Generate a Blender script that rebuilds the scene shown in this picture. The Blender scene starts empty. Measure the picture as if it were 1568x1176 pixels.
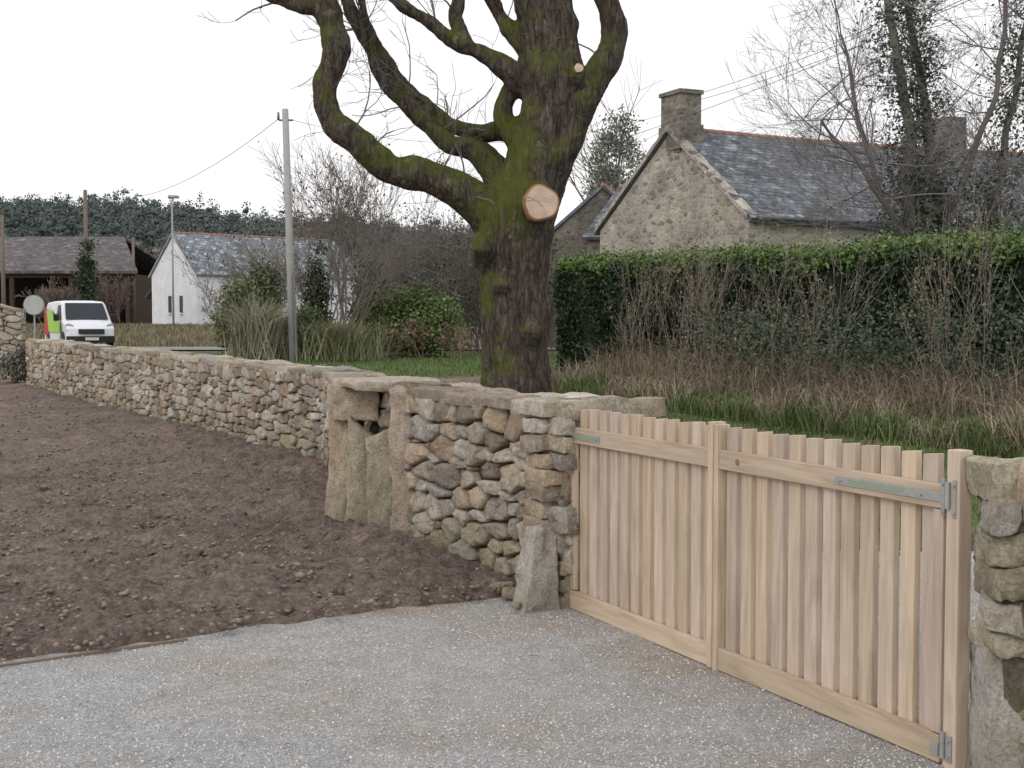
import bpy, math, random
import numpy as np
from mathutils import Vector, noise, Matrix
random.seed(7); rng=np.random.default_rng(7)
scene=bpy.context.scene
R=random.uniform

# ---------------------------------------------------------------- helpers
def link(o,parent=None):
    scene.collection.objects.link(o)
    if parent: o.parent=parent
    return o
def empty(name):
    e=bpy.data.objects.new(name,None); scene.collection.objects.link(e); return e
def mk(name,V,F,mat,col=None,smooth=False,parent=None,uv=None):
    me=bpy.data.meshes.new(name)
    V=np.asarray(V,dtype=np.float32)
    if isinstance(F,np.ndarray):
        n,k=F.shape
        me.vertices.add(len(V)); me.vertices.foreach_set('co',V.ravel())
        me.loops.add(n*k); me.loops.foreach_set('vertex_index',F.astype(np.int32).ravel())
        me.polygons.add(n)
        me.polygons.foreach_set('loop_start',np.arange(0,n*k,k,dtype=np.int32))
        me.polygons.foreach_set('loop_total',np.full(n,k,dtype=np.int32))
        me.update(calc_edges=True)
    else:
        me.from_pydata(V.tolist(),[],F)
    if col is not None:
        a=me.color_attributes.new('col','FLOAT_COLOR','POINT')
        c=np.ones((len(V),4),dtype=np.float32); c[:,:3]=np.asarray(col)[:,:3]
        a.data.foreach_set('color',c.ravel())
    if uv is not None:
        l=me.uv_layers.new(name='UVMap'); l.data.foreach_set('uv',np.asarray(uv,dtype=np.float32).ravel())
    if smooth: me.polygons.foreach_set('use_smooth',[True]*len(me.polygons))
    me.materials.append(mat)
    me.update()
    o=bpy.data.objects.new(name,me); return link(o,parent)

class NT:
    def __init__(s,name):
        s.m=bpy.data.materials.new(name); s.m.use_nodes=True; s.t=s.m.node_tree; s.n=s.t.nodes; s.l=s.t.links
        s.b=s.n['Principled BSDF']; s.b.inputs['Specular IOR Level'].default_value=0.25
        s.b.inputs['Roughness'].default_value=0.85
        s.tc=s.n.new('ShaderNodeTexCoord')
    def lk(s,a,b): s.l.new(a,b)
    def mapping(s,src='Object',scale=(1,1,1)):
        m=s.n.new('ShaderNodeMapping'); m.inputs['Scale'].default_value=scale; s.lk(s.tc.outputs[src],m.inputs[0]); return m.outputs[0]
    def noise(s,scale,detail=4,rough=.6,vec=None,dist=0):
        n=s.n.new('ShaderNodeTexNoise'); n.inputs['Scale'].default_value=scale; n.inputs['Detail'].default_value=detail
        n.inputs['Roughness'].default_value=rough; n.inputs['Distortion'].default_value=dist
        s.lk(vec if vec else s.tc.outputs['Object'],n.inputs['Vector']); return n.outputs['Fac']
    def ramp(s,fac,stops):
        r=s.n.new('ShaderNodeValToRGB'); s.lk(fac,r.inputs[0]); e=r.color_ramp.elements
        while len(e)<len(stops): e.new(.5)
        for i,(p,c) in enumerate(stops):
            e[i].position=p; e[i].color=(c[0],c[1],c[2],1) if not isinstance(c,(int,float)) else (c,c,c,1)
        return r.outputs[0]
    def mix(s,a,b,fac,mode='MIX'):
        m=s.n.new('ShaderNodeMix'); m.data_type='RGBA'; m.blend_type=mode
        for v,i in ((fac,0),(a,6),(b,7)):
            if isinstance(v,(int,float)): m.inputs[i].default_value=v
            elif isinstance(v,tuple): m.inputs[i].default_value=(*v,1)
            else: s.lk(v,m.inputs[i])
        return m.outputs[2]
    def math(s,op,a,b=0.0):
        m=s.n.new('ShaderNodeMath'); m.operation=op
        for v,i in ((a,0),(b,1)):
            if isinstance(v,(int,float)): m.inputs[i].default_value=v
            else: s.lk(v,m.inputs[i])
        return m.outputs[0]
    def attr(s):
        a=s.n.new('ShaderNodeAttribute'); a.attribute_name='col'; return a.outputs['Color']
    def bump(s,h,strength=.5,dist=.02):
        b=s.n.new('ShaderNodeBump'); b.inputs['Strength'].default_value=strength; b.inputs['Distance'].default_value=dist
        s.lk(h,b.inputs['Height']); s.lk(b.outputs[0],s.b.inputs['Normal'])
    def base(s,c):
        if isinstance(c,tuple): s.b.inputs['Base Color'].default_value=(*c,1)
        else: s.lk(c,s.b.inputs['Base Color'])
        return s.m

def m_plain(name,c,rough=.6,metal=0,nz=0):
    t=NT(name); t.b.inputs['Roughness'].default_value=rough; t.b.inputs['Metallic'].default_value=metal
    if nz:
        n=t.noise(nz,4); col=t.mix(tuple(x*.75 for x in c),tuple(min(1,x*1.2) for x in c),n); return t.base(col)
    return t.base(c)
def m_attr(name,rough=.8,nscale=8,amt=.35,bump=0,bdist=.01):
    t=NT(name); t.b.inputs['Roughness'].default_value=rough; t.b.inputs['Specular IOR Level'].default_value=.15
    n=t.noise(nscale,2); f=t.ramp(n,[(.25,1-amt),(.75,1+amt if amt<.3 else 1.25)])
    c=t.mix(t.attr(),f,1.0,'MULTIPLY')
    if bump: t.bump(t.noise(nscale*3,3),bump,bdist)
    return t.base(c)
def m_leaf(name):
    t=NT(name); t.b.inputs['Roughness'].default_value=.6; t.b.inputs['Specular IOR Level'].default_value=.2
    return t.base(t.attr())

def sm(a,b,x):
    t=min(1,max(0,(x-a)/(b-a))); return t*t*(3-2*t)
def T(x,y): return 0.43*sm(24,48,y)+1.0*sm(60,90,y)
def Tn(y):
    f=lambda a,b: (lambda t:t*t*(3-2*t))(np.clip((y-a)/(b-a),0,1))
    return 0.43*f(24,48)+1.0*f(60,90)

# ---------------------------------------------------------------- materials
def mat_stone():
    t=NT('rubble_stone'); t.b.inputs['Roughness'].default_value=.9
    n1=t.noise(9,5,.7); n2=t.noise(60,4,.75); n3=t.noise(4,3,.6)
    c=t.mix(t.attr(),t.ramp(n1,[(.3,.62),(.5,1.0),(.72,1.28)]),1.0,'MULTIPLY')
    c=t.mix(c,t.ramp(n2,[(.3,.55),(.52,1.04),(.75,1.4)]),1.0,'MULTIPLY')
    rust=t.ramp(n3,[(.53,0),(.70,.45)]); c=t.mix(c,(.30,.205,.12),rust)
    li=t.ramp(t.noise(14,5,.75),[(.58,0),(.66,.65)]); c=t.mix(c,(.50,.475,.42),li)
    geo=t.n.new('ShaderNodeNewGeometry'); sp=t.n.new('ShaderNodeSeparateXYZ'); t.lk(geo.outputs['Position'],sp.inputs[0])
    lo=t.math('MULTIPLY',t.ramp(sp.outputs[2],[(.0,.5),(.45,.0)]),t.ramp(n1,[(.4,.15),(.6,1)]))
    c=t.mix(c,(.14,.145,.085),lo)
    t.bump(t.math('ADD',t.noise(26,6,.75),t.math('MULTIPLY',n1,1.2)),.85,.022)
    return t.base(c)
M_STONE=mat_stone()
M_CORE=m_plain('wall_core_earth',(.075,.058,.043),.95,0,12)

def mat_houseStone(name,light=1.0):
    t=NT(name); v=t.mapping('Object',(1,1,1.6))
    nd=t.noise(5,3,.6)
    vo=t.n.new('ShaderNodeTexVoronoi'); vo.inputs['Scale'].default_value=3.7; t.lk(v,vo.inputs['Vector'])
    ve=t.n.new('ShaderNodeTexVoronoi'); ve.feature='DISTANCE_TO_EDGE'; ve.inputs['Scale'].default_value=3.7; t.lk(v,ve.inputs['Vector'])
    sp=t.n.new('ShaderNodeSeparateColor'); t.lk(vo.outputs['Color'],sp.inputs[0])
    L=light
    c=t.ramp(sp.outputs[0],[(0,(.20*L,.18*L,.155*L)),(.3,(.33*L,.30*L,.26*L)),(.6,(.40*L,.37*L,.33*L)),(.85,(.31*L,.265*L,.215*L)),(1,(.50*L,.46*L,.41*L))])
    c=t.mix((.43*L,.395*L,.345*L),c,t.ramp(ve.outputs['Distance'],[(.02,0),(.10,1)]))
    c=t.mix(c,t.ramp(t.noise(.8,6,.7),[(.3,.6),(.7,1.2)]),1.0,'MULTIPLY')
    c=t.mix(c,t.ramp(t.noise(14,4),[(.3,.75),(.7,1.2)]),1.0,'MULTIPLY')
    t.bump(t.math('ADD',ve.outputs['Distance'],nd),.5,.06)
    return t.base(c)
M_HS=mat_houseStone('house_rubble_stone',1.10)
def mat_slate(name,c1,c2,lichen):
    t=NT(name); t.b.inputs['Roughness'].default_value=.6
    br=t.n.new('ShaderNodeTexBrick'); t.lk(t.tc.outputs['UV'],br.inputs['Vector'])
    br.inputs['Scale'].default_value=1; br.inputs['Brick Width'].default_value=.30; br.inputs['Row Height'].default_value=.2
    br.inputs['Mortar Size'].default_value=.014; br.inputs['Color1'].default_value=(*c1,1); br.inputs['Color2'].default_value=(*c2,1)
    br.inputs['Mortar'].default_value=(c1[0]*.35,c1[1]*.35,c1[2]*.35,1)
    wn=t.n.new('ShaderNodeTexVoronoi'); wn.inputs['Scale'].default_value=3.6; t.lk(t.mapping('UV',(1,1.5,1)),wn.inputs['Vector'])
    sp=t.n.new('ShaderNodeSeparateColor'); t.lk(wn.outputs['Color'],sp.inputs[0])
    n=t.noise(.9,7,.75); c=t.mix(br.outputs['Color'],t.ramp(n,[(.3,.42),(.7,1.4)]),1.0,'MULTIPLY')
    c=t.mix(c,t.ramp(sp.outputs[0],[(0,.65),(.8,1.1),(.93,1.9)]),1.0,'MULTIPLY')
    c=t.mix(c,(.33,.32,.25),t.ramp(t.noise(2.2,8,.8),[(.52,0),(.66,lichen)]))
    t.bump(br.outputs['Fac'],.5,-.03)
    return t.base(c)
M_SLATE=mat_slate('slate_roof',(.10,.115,.14),(.185,.205,.24),.65)
M_SLATE2=mat_slate('blue_slate_roof',(.24,.27,.31),(.29,.32,.36),.05)
M_BROOF=mat_slate('barn_roof',(.11,.095,.10),(.14,.12,.12),.2)
M_RIDGE=m_plain('ridge_tile_clay',(.34,.20,.15),.8,0,6)
M_LEAF=m_leaf('leaf')
M_TWIG=m_leaf('twig_bark')
M_GLASS=m_plain('dark_glass',(.03,.04,.05),.12)

# ---------------------------------------------------------------- terrain
def grid(xs,ys,zf):
    X,Y=np.meshgrid(xs,ys); nx=len(xs); ny=len(ys)
    V=np.stack([X.ravel(),Y.ravel(),zf(X,Y).ravel()],1)
    i=np.arange(nx*ny).reshape(ny,nx)
    F=np.stack([i[:-1,:-1].ravel(),i[:-1,1:].ravel(),i[1:,1:].ravel(),i[1:,:-1].ravel()],1)
    return V,F
t=NT('grass_ground')
n=t.noise(.35,5,.65); n2=t.noise(3,5,.7); n3=t.noise(18,3,.7)
c=t.ramp(n2,[(.3,(.06,.09,.032)),(.5,(.09,.14,.042)),(.7,(.14,.18,.06))])
c=t.mix(c,(.17,.14,.085),t.ramp(n,[(.50,0),(.68,.7)]))
c=t.mix(c,t.ramp(n3,[(.3,.6),(.7,1.3)]),1.0,'MULTIPLY'); t.bump(n3,.8,.08)
sx=t.n.new('ShaderNodeSeparateXYZ'); t.lk(t.tc.outputs['Object'],sx.inputs[0])
far=t.ramp(t.math('MULTIPLY',sx.outputs[1],.01),[(.50,0),(.62,.85)])
c=t.mix(c,t.ramp(n2,[(.3,(.12,.10,.055)),(.6,(.19,.15,.09)),(.8,(.10,.13,.05))]),far)
M_GRASS=t.base(c)
xs=np.concatenate([np.linspace(-1800,-120,16),np.linspace(-110,110,90),np.linspace(120,1800,16)])
ys=np.concatenate([np.linspace(-300,-10,8),np.linspace(-6,110,120),np.linspace(125,2400,24)])
V,F=grid(xs,ys,lambda X,Y:Tn(Y)-.02); mk('ground',V,F,M_GRASS,smooth=True)

# gravel drive
t=NT('gravel')
n1=t.noise(.9,4,.6); n2=t.noise(58,6,.9); n3=t.noise(5,5,.7); n4=t.noise(190,3,.85)
c=t.mix((.64,.64,.64),(.58,.49,.40),t.ramp(n1,[(.46,0),(.66,.8)]))
c=t.mix(c,t.ramp(n2,[(.33,.38),(.5,1.0),(.66,1.45)]),1.0,'MULTIPLY')
c=t.mix(c,t.ramp(n4,[(.34,.5),(.66,1.35)]),1.0,'MULTIPLY')
c=t.mix(c,t.ramp(n3,[(.3,.82),(.7,1.12)]),1.0,'MULTIPLY')
t.bump(t.math('ADD',n4,n2),1.0,.013); M_GRAVEL=t.base(c)
def gz(X,Y): return .006+.006*np.sin(X*1.7+Y*.8)*np.sin(Y*1.3-X)+.004*np.sin(X*5+1)*np.cos(Y*4)
V,F=grid(np.linspace(-10,9,260),np.linspace(-4,9.4,200),lambda X,Y:gz(X,Y)); mk('gravel_driveway',V,F,M_GRAVEL,smooth=True)

import bmesh
def ico(s):
    bm=bmesh.new(); bmesh.ops.create_icosphere(bm,subdivisions=s,radius=1); a=np.array([v.co[:] for v in bm.verts]); b=np.array([[v.index for v in f.verts] for f in bm.faces]); bm.free(); return a,b
ICO1=ico(1); ICO2=ico(2)
def pebbles(name,C,S,col,mat,flat=.7,parent=None,base=None,jl=.65,smooth=False):
    ICO,ICF=base or ICO1
    n=len(C); nv=len(ICO)
    sc=rng.uniform(jl,1.15,(n,nv,1)); an=rng.uniform(.6,1.3,(n,1,3)); an[:,:,2]*=flat
    a=rng.uniform(0,6.28,n); P=ICO[None]*sc*an*S[:,None,None]
    ca,sa=np.cos(a)[:,None],np.sin(a)[:,None]
    x=P[:,:,0]*ca-P[:,:,1]*sa; y=P[:,:,0]*sa+P[:,:,1]*ca
    P=np.stack([x,y,P[:,:,2]],2)+C[:,None,:]
    F=(ICF[None]+(np.arange(n)*nv)[:,None,None]).reshape(-1,3)
    return mk(name,P.reshape(-1,3),F,mat,col=np.repeat(col,nv,0),parent=parent,smooth=smooth)

# wall polyline (front face, field side)
WP=[(.30,7.50),(-.15,8.4),(-.72,9.48),(-1.30,11.2),(-2.19,14.9),(-5.3,20.4),(-10.4,29.0),(-11.3,30.4)]
def wallx(y):
    for a,b in zip(WP[:-1],WP[1:]):
        if a[1]<=y<=b[1]: return a[0]+(b[0]-a[0])*(y-a[1])/(b[1]-a[1])
    return WP[0][0] if y<WP[0][1] else WP[-1][0]
WY=np.array([p[1] for p in WP]); WX=np.array([p[0] for p in WP])

N=52000
py=3.2+5.4*rng.random(N)**1.1; px=rng.uniform(-.46,.44,N)*py
yf_=lambda x:7.78+.53*x-.03*x*x
keep=(py<yf_(px)+.03)|(px>.3); keep&=~((px>.3)&(py>7.9)); px,py=px[keep],py[keep]
S=rng.uniform(.003,.0068,len(px)); S[rng.random(len(px))<.02]*=1.7
g=rng.uniform(.30,.72,(len(px),1)); col=g*np.array([[1,.975,.94]])
pebbles('gravel_stones',np.stack([px,py,gz(px,py)+S*.2],1),S,col,M_LEAF).parent=bpy.data.objects['gravel_driveway']

# soil
t=NT('tilled_soil'); t.b.inputs['Roughness'].default_value=.95; t.b.inputs['Specular IOR Level'].default_value=.1
n1=t.noise(.7,4,.6); n2=t.noise(28,6,.8); n3=t.noise(7,5,.7)
c=t.ramp(n2,[(.25,(.098,.075,.064)),(.5,(.225,.178,.153)),(.75,(.38,.31,.27))])
c=t.mix(c,t.ramp(n1,[(.3,.8),(.7,1.2)]),1.0,'MULTIPLY'); c=t.mix(c,t.ramp(n3,[(.3,.68),(.7,1.25)]),1.0,'MULTIPLY')
t.bump(t.math('ADD',n2,n3),1.0,.03); M_SOIL=t.base(c)
xs=np.concatenate([np.linspace(-18,-5,110),np.linspace(-4.97,.6,220)])
ys=[4.2]
while ys[-1]<33: ys.append(ys[-1]+max(.026,.0045*ys[-1]))
ys=np.array(ys)
X,Y=np.meshgrid(xs,ys); Z=np.zeros_like(X)
for j in range(X.shape[0]):
    for i in range(X.shape[1]):
        x=X[j,i]; y=Y[j,i]
        yf=7.78+.53*x-.03*x*x+.07*noise.noise(Vector((x*2.2,0,3)))+.04*noise.noise(Vector((x*9,0,3)))
        d=y-yf
        if d<-.12: Z[j,i]=-.08; continue
        v=Vector((x,y,0))
        h=.055*noise.noise(v*2.6)+.055*noise.noise(v*7)+.05*abs(noise.noise(v*15))+.03*noise.noise(v*.8)
        e=sm(-.05,.16,d)
        wd=x-wallx(y); bank=.04*sm(-.9,-.1,wd)
        Z[j,i]=-.08+(.08+.045+h+bank)*e+T(x,y)
i_=np.arange(X.size).reshape(X.shape)
F=np.stack([i_[:-1,:-1].ravel(),i_[:-1,1:].ravel(),i_[1:,1:].ravel(),i_[1:,:-1].ravel()],1)
soil=mk('tilled_soil',np.stack([X.ravel(),Y.ravel(),Z.ravel()],1),F,M_SOIL,smooth=False)
N=24000
py=5.0+25*rng.random(N)**1.9; px=rng.uniform(-1,0,N)*(3+py*.42)+.3
yf=yf_(px); ok=(py>yf-.08)&(px<np.interp(py,WY,WX)-.03); px,py=px[ok],py[ok]
ok=~((px>-.15)&(py<7.7)); px,py=px[ok],py[ok]
S=rng.uniform(.005,.022,len(px))*(1+py*.02); big=rng.random(len(px))<.05; S[big]*=1.9
g=rng.uniform(.6,1.5,(len(px),1)); col=g*np.array([[.215,.17,.146]])
st=rng.random(len(px))<.03; col[st]=rng.uniform(.3,.5,(st.sum(),1))*np.array([[1,.93,.85]]); S[st]*=.5
pebbles('soil_clods',np.stack([px,py,Tn(py)+.055+rng.uniform(-.025,.025,len(px))],1),S,col,m_attr('soil_clod',.95,25,.3),parent=soil,flat=.6)

# ---------------------------------------------------------------- rubble walls
class Stones:
    def __init__(s): s.V=[];s.F=[];s.C=[]
    def add(s,V,F,c):
        o=len(s.V); s.V+=V; s.F+=[[o+i for i in f] for f in F]; s.C+=[c]*len(V)
    def out(s,name,parent): return mk(name,np.array(s.V),s.F,M_STONE,col=np.array(s.C),smooth=True,parent=parent)
PAL=[(.44,.395,.335),(.37,.325,.265),(.50,.445,.375),(.40,.32,.24),(.31,.265,.22),(.46,.38,.29),(.38,.36,.325),(.44,.37,.285),(.28,.235,.19),(.57,.52,.45),(.50,.455,.40)]
def scol(v=None):
    c=random.choice(PAL); k=R(.8,1.12)
    if v is not None and v<.35 and random.random()<.5: c=(c[0]*.85,c[1]*.88,c[2]*.78)
    return (c[0]*k,c[1]*k,c[2]*k)
def clip(poly,nx,ny,c):
    out=[];n=len(poly)
    for i in range(n):
        a=poly[i];b=poly[(i+1)%n]; da=a[0]*nx+a[1]*ny-c; db=b[0]*nx+b[1]*ny-c
        if da<=0: out.append(a)
        if (da<0<db) or (db<0<da):
            k=da/(da-db); out.append((a[0]+(b[0]-a[0])*k,a[1]+(b[1]-a[1])*k))
    return out
def pack(U,H,rh,wmin,wmax,jit=.2):
    seeds=[];v=0
    while v<H-rh*.35:
        h=rh*R(.65,1.3); h=min(h,H-v) if H-v-h>rh*.4 else H-v
        u=-R(0,wmax)
        while u<U+wmax:
            w=R(wmin,wmax) if random.random()<.8 else R(wmax,wmax*1.4)
            seeds.append((u+w/2,v+h/2+R(-jit,jit)*h,R(-.25,.35)*rh*rh*1.8)); u+=w
        v+=h
    K=2.0
    S=[(a/K,b,w) for a,b,w in seeds]; cell=max(wmax*.8,rh*1.7); G={}
    for i,q in enumerate(S): G.setdefault((int(q[0]//cell),int(q[1]//cell)),[]).append(i)
    res=[]
    for i,(a,b,w) in enumerate(S):
        pl=[(max(0,a-cell),max(0,b-cell)),(min(U/K,a+cell),max(0,b-cell)),(min(U/K,a+cell),min(H,b+cell)),(max(0,a-cell),min(H,b+cell))]
        if pl[0][0]>=pl[1][0]: continue
        gi,gj=int(a//cell),int(b//cell)
        for di in(-1,0,1):
            for dj in(-1,0,1):
                for k in G.get((gi+di,gj+dj),[]):
                    if k==i or len(pl)<3: continue
                    a2,b2,w2=S[k]; nx,ny=a2-a,b2-b
                    c=((a2*a2+b2*b2-w2)-(a*a+b*b-w))/2
                    pl=clip(pl,nx,ny,c)
        if len(pl)>=3: res.append([(x*K,y) for x,y in pl])
    return res
def stonefy(st,cells,P,relief=.03,joint=.008,back=.07,bulge=1,vary=1.0):
    for pl in cells:
        A=0;cx=cy=0
        for (x0,y0),(x1,y1) in zip(pl,pl[1:]+pl[:1]): k=x0*y1-x1*y0; A+=k; cx+=(x0+x1)*k; cy+=(y0+y1)*k
        if abs(A)<.0016: continue
        cx/=3*A; cy/=3*A; A=abs(A)/2
        for it in range(2):
            q=[]
            for a,b in zip(pl,pl[1:]+pl[:1]):
                k=.13 if it==0 else .25
                q.append((a[0]*(1-k)+b[0]*k,a[1]*(1-k)+b[1]*k)); q.append((a[0]*k+b[0]*(1-k),a[1]*k+b[1]*(1-k)))
            pl=q
        n=len(pl); r=math.sqrt(A); sh=1-min(.25,joint*2/r*R(.4,1.7))
        off=R(-.028,.014)*vary; ta,tb=R(-.2,.2)*vary,R(-.22,.16)*vary; sx,sy=R(0,99),R(0,99)
        V=[];F=[]
        rings=[(1.0,-back),(1.0,-.3*relief),(.975,.35*relief),(.86,.78*relief),(.5,.95*relief)]
        for k,(s_,d) in enumerate(rings):
            for (x,y) in pl:
                dx,dy=(x-cx)*sh*s_,(y-cy)*sh*s_
                nz=noise.noise(Vector((x*13+sx,y*13+sy,k*.4))); n2=noise.noise(Vector((x*30+sx,y*30+sy,k*.9)))
                f=1+.07*nz+.035*n2; dd=0 if k==0 else off+ta*dx+tb*dy+(nz*.7+n2*.4)*relief
                V.append(tuple(P(cx+dx*f,cy+dy*f,d*bulge+dd)))
        V.append(tuple(P(cx,cy,relief*bulge+off+R(-.25,.15)*relief)))
        for k in range(len(rings)-1):
            for i in range(n):
                j=(i+1)%n; F.append([k*n+i,k*n+j,(k+1)*n+j,(k+1)*n+i])
        o=(len(rings)-1)*n
        for i in range(n): F.append([o+i,o+(i+1)%n,len(V)-1])
        st.add(V,F,scol(cy))
class Path:
    def __init__(s,pts):
        s.p=[Vector((a,b)) for a,b in pts]; s.L=[0]
        for a,b in zip(s.p[:-1],s.p[1:]): s.L.append(s.L[-1]+(b-a).length)
        s.tot=s.L[-1]
        s.dir=[(b-a).normalized() for a,b in zip(s.p[:-1],s.p[1:])]
    def at(s,u):
        i=0
        while i<len(s.dir)-1 and u>s.L[i+1]: i+=1
        p=s.p[i]+s.dir[i]*(u-s.L[i]); 
        d=s.dir[i].copy()
        if i<len(s.dir)-1: k=max(0,1-(s.L[i+1]-u)/.8)*.5; d=d*(1-k)+s.dir[i+1]*k
        if i>0: k=max(0,1-(u-s.L[i])/.8)*.5; d=d*(1-k)+s.dir[i-1]*k
        d.normalize(); return p,d
def rubble_wall(name,pts,H,thick,side,rh=.115,wmin=.11,wmax=.30,hf=None,relief=.028,capw=.55,cap=True):
    e=empty(name); P=Path(pts); hf=hf or (lambda u:1)
    def nrm(d): return Vector((-d.y,d.x))*side
    def front(u,v,w):
        p,d=P.at(u); q=p+nrm(d)*w; return (q.x,q.y,T(q.x,q.y)+v*hf(u)-.03)
    def top(u,v,w):
        p,d=P.at(u); q=p-nrm(d)*(v-.03); return (q.x,q.y,T(q.x,q.y)+(H-.02)*hf(u)+w+.008*math.sin(u*3.1)+.006*math.sin(u*7.7))
    st=Stones(); stonefy(st,pack(P.tot,H-.03,rh,wmin,wmax),front,relief); st.out('face_stones',e)
    st=Stones(); stonefy(st,pack(P.tot,thick+.07,thick*.55,capw*.55,capw,.1),top,.018,.004,.085,.7,.35); st.out('cap_stones',e)
    def backf(u,v,w):
        p,d=P.at(u); q=p-nrm(d)*(thick+w); return (q.x,q.y,T(q.x,q.y)+v*hf(u)-.03)
    st=Stones(); stonefy(st,pack(P.tot,H,rh*1.6,wmin*1.8,wmax*1.8),backf,relief); st.out('back_stones',e)
    for uu,sg in ((0,-1),(P.tot,1)):
        def endf(u,v,w):
            p,d=P.at(uu); q=p-nrm(d)*u+d*(w*sg); return (q.x,q.y,T(q.x,q.y)+v*hf(uu)-.03)
        st=Stones(); stonefy(st,pack(thick,H,rh*1.2,wmin*1.2,wmax*1.1),endf,relief); st.out('end_stones',e)
    V=[];F=[];nn=max(2,int(P.tot/.5))
    for i in range(nn+1):
        u=.03+(P.tot-.06)*i/nn; p,d=P.at(u)
        for w,z in ((-.045,-.2),(-.045,H*hf(u)-.06),(-thick+.04,H*hf(u)-.06),(-thick+.04,-.2)):
            q=p+nrm(d)*w; V.append((q.x,q.y,T(q.x,q.y)+z))
    for i in range(nn):
        for k in range(4):
            a=i*4+k;b=i*4+(k+1)%4; F.append([a,b,b+4,a+4])
    F+= [[0,1,2,3],[nn*4+3,nn*4+2,nn*4+1,nn*4]]
    mk('core',V,F,M_CORE,parent=e)
    return e
wall=rubble_wall('dry_stone_wall',WP,1.2,.55,1,hf=lambda u:1-.07*sm(2.5,5,u)+.05*sm(10,18,u))
rw=rubble_wall('dry_stone_wall',[(1.71,4.75),(1.99,4.16),(2.66,2.75)],1.14,.45,-1,rh=.115,wmin=.13,wmax=.27,relief=.035)
rubble_wall('roadside_stone_wall',[(-17.5,33.3),(-12.75,34.0)],2.15,.5,-1,rh=.16,wmin=.2,wmax=.45,hf=lambda u:1-.16*sm(3.4,4.8,u),relief=.02)

def rock(name,c,size,rz=0,tilt=(0,0),amp=.05,parent=None,col=(.34,.31,.26),taper=(1,1),seed=None,p=.2,slant=0):
    bm=bmesh.new(); bmesh.ops.create_cube(bm,size=1); bmesh.ops.subdivide_edges(bm,edges=bm.edges[:],cuts=15,use_grid_fill=True)
    sd=Vector((R(0,50),R(0,50),R(0,50)))
    V=[]
    for v in bm.verts:
        q=v.co*2
        l=q.length; mx=max(abs(q.x),abs(q.y),abs(q.z)); s_=mx/l if l else 1
        q=q*(1-p+p*s_*1.25)
        k=(q.z+1)/2; w=Vector((q.x*size[0]/2*(1+(taper[0]-1)*k),q.y*size[1]/2*(1+(taper[1]-1)*k),q.z*size[2]/2))
        w.z+=slant*w.x*k
        nv=noise.noise_vector(w*3.2+sd)*amp+noise.noise_vector(w*11+sd)*amp*.45+noise.noise_vector(w*27+sd)*amp*.25
        V.append(w+nv)
    F=[[v.index for v in f.verts] for f in bm.faces]; bm.free()
    M=Matrix.Translation(Vector(c))@Matrix.Rotation(rz,4,'Z')@Matrix.Rotation(tilt[0],4,'X')@Matrix.Rotation(tilt[1],4,'Y')
    V=[tuple(M@v) for v in V]
    return mk(name,V,F,M_STONE,col=np.tile(col,(len(V),1)),smooth=True,parent=parent)
wa=math.atan2(.88,-.47)
rock('upright_slab',(-1.36,10.62,.56),(.19,.40,1.22),-.15,(0,.03),.035,wall,(.45,.38,.29),p=.05)
rock('upright_slab_b',(-1.19,10.32,.38),(.24,.13,.95),.1,(0,.04),.028,wall,(.41,.37,.28),(.95,.85),p=.05,slant=-.7)
rock('upright_slab_c',(-.99,10.12,.37),(.29,.12,.90),.1,(0,-.03),.028,wall,(.42,.38,.29),(.92,.85),p=.05,slant=.35)
rock('upright_slab_d',(-.79,9.78,.57),(.18,.36,1.24),-.1,(0,-.04),.035,wall,(.43,.36,.29),(.95,.95),p=.05)
rock('stile_lintel',(-1.26,10.55,1.03),(.36,.42,.27),.15,(0,0),.03,wall,(.46,.39,.30),p=.1)
rock('stile_capstone',(-1.0,10.4,1.18),(.70,.8,.07),.45,(0,0),.015,wall,(.46,.40,.33),p=.1)
rock('stile_rubble',(-.50,10.6,.5),(.6,1.6,1.2),.4,(0,0),.05,wall,(.2,.16,.12))
rock('foot_stone',(.15,7.50,.2),(.25,.15,.52),.5,(0,.06),.035,wall,(.44,.41,.37),(.62,.7),p=.08)
z=.44
k=0
while z<1.12:
    h=R(.06,.115)
    if random.random()<.45:
        rock('quoin_%d'%k,(.275+R(-.01,.01),7.56,z+h/2),(R(.09,.12),R(.18,.28),h*.95),wa-1.57+R(-.2,.2),(R(-.05,.05),R(-.1,.1)),.022,wall,scol(),p=.2)
        rock('quoin_%db'%k,(.16+R(-.01,.01),7.66,z+h/2),(R(.09,.12),R(.18,.28),h*.95),wa-1.57+R(-.2,.2),(R(-.05,.05),R(-.1,.1)),.022,wall,scol(),p=.2)
    else: rock('quoin_%d'%k,(.215+R(-.025,.015),7.60+R(-.02,.02),z+h/2),(R(.14,.2),R(.18,.32),h*.96),wa-1.57+R(-.2,.2),(R(-.05,.05),R(-.1,.1)),.024,wall,scol(),p=.18)
    z+=h; k+=1
rock('end_capstone',(.55,7.72,1.16),(.72,.26,.11),.45,(0,.0),.03,wall,(.37,.33,.26))
rock('end_capstone_b',(.22,7.72,1.165),(.3,.4,.085),.5,(0,.0),.015,wall,(.47,.42,.35),p=.1)
for k,(x,y,s) in enumerate([(-.83,9.2,.16),(-.62,8.95,.12),(-.06,7.9,.13),(.0,7.72,.12),(-.9,9.0,.1),(-1.0,9.35,.09),(.02,7.42,.06),(.1,7.25,.04)]):
    rock('loose_stone_%d'%k,(x,y,.05),(s,s*.8,s*.5),R(0,3),(0,0),.02,wall,(.38,.32,.25))
rock('pillar_core',(1.84,4.62,.5),(.20,.22,1.1),-.15,(0,0),.01,rw,(.14,.12,.09),p=.05)
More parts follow.
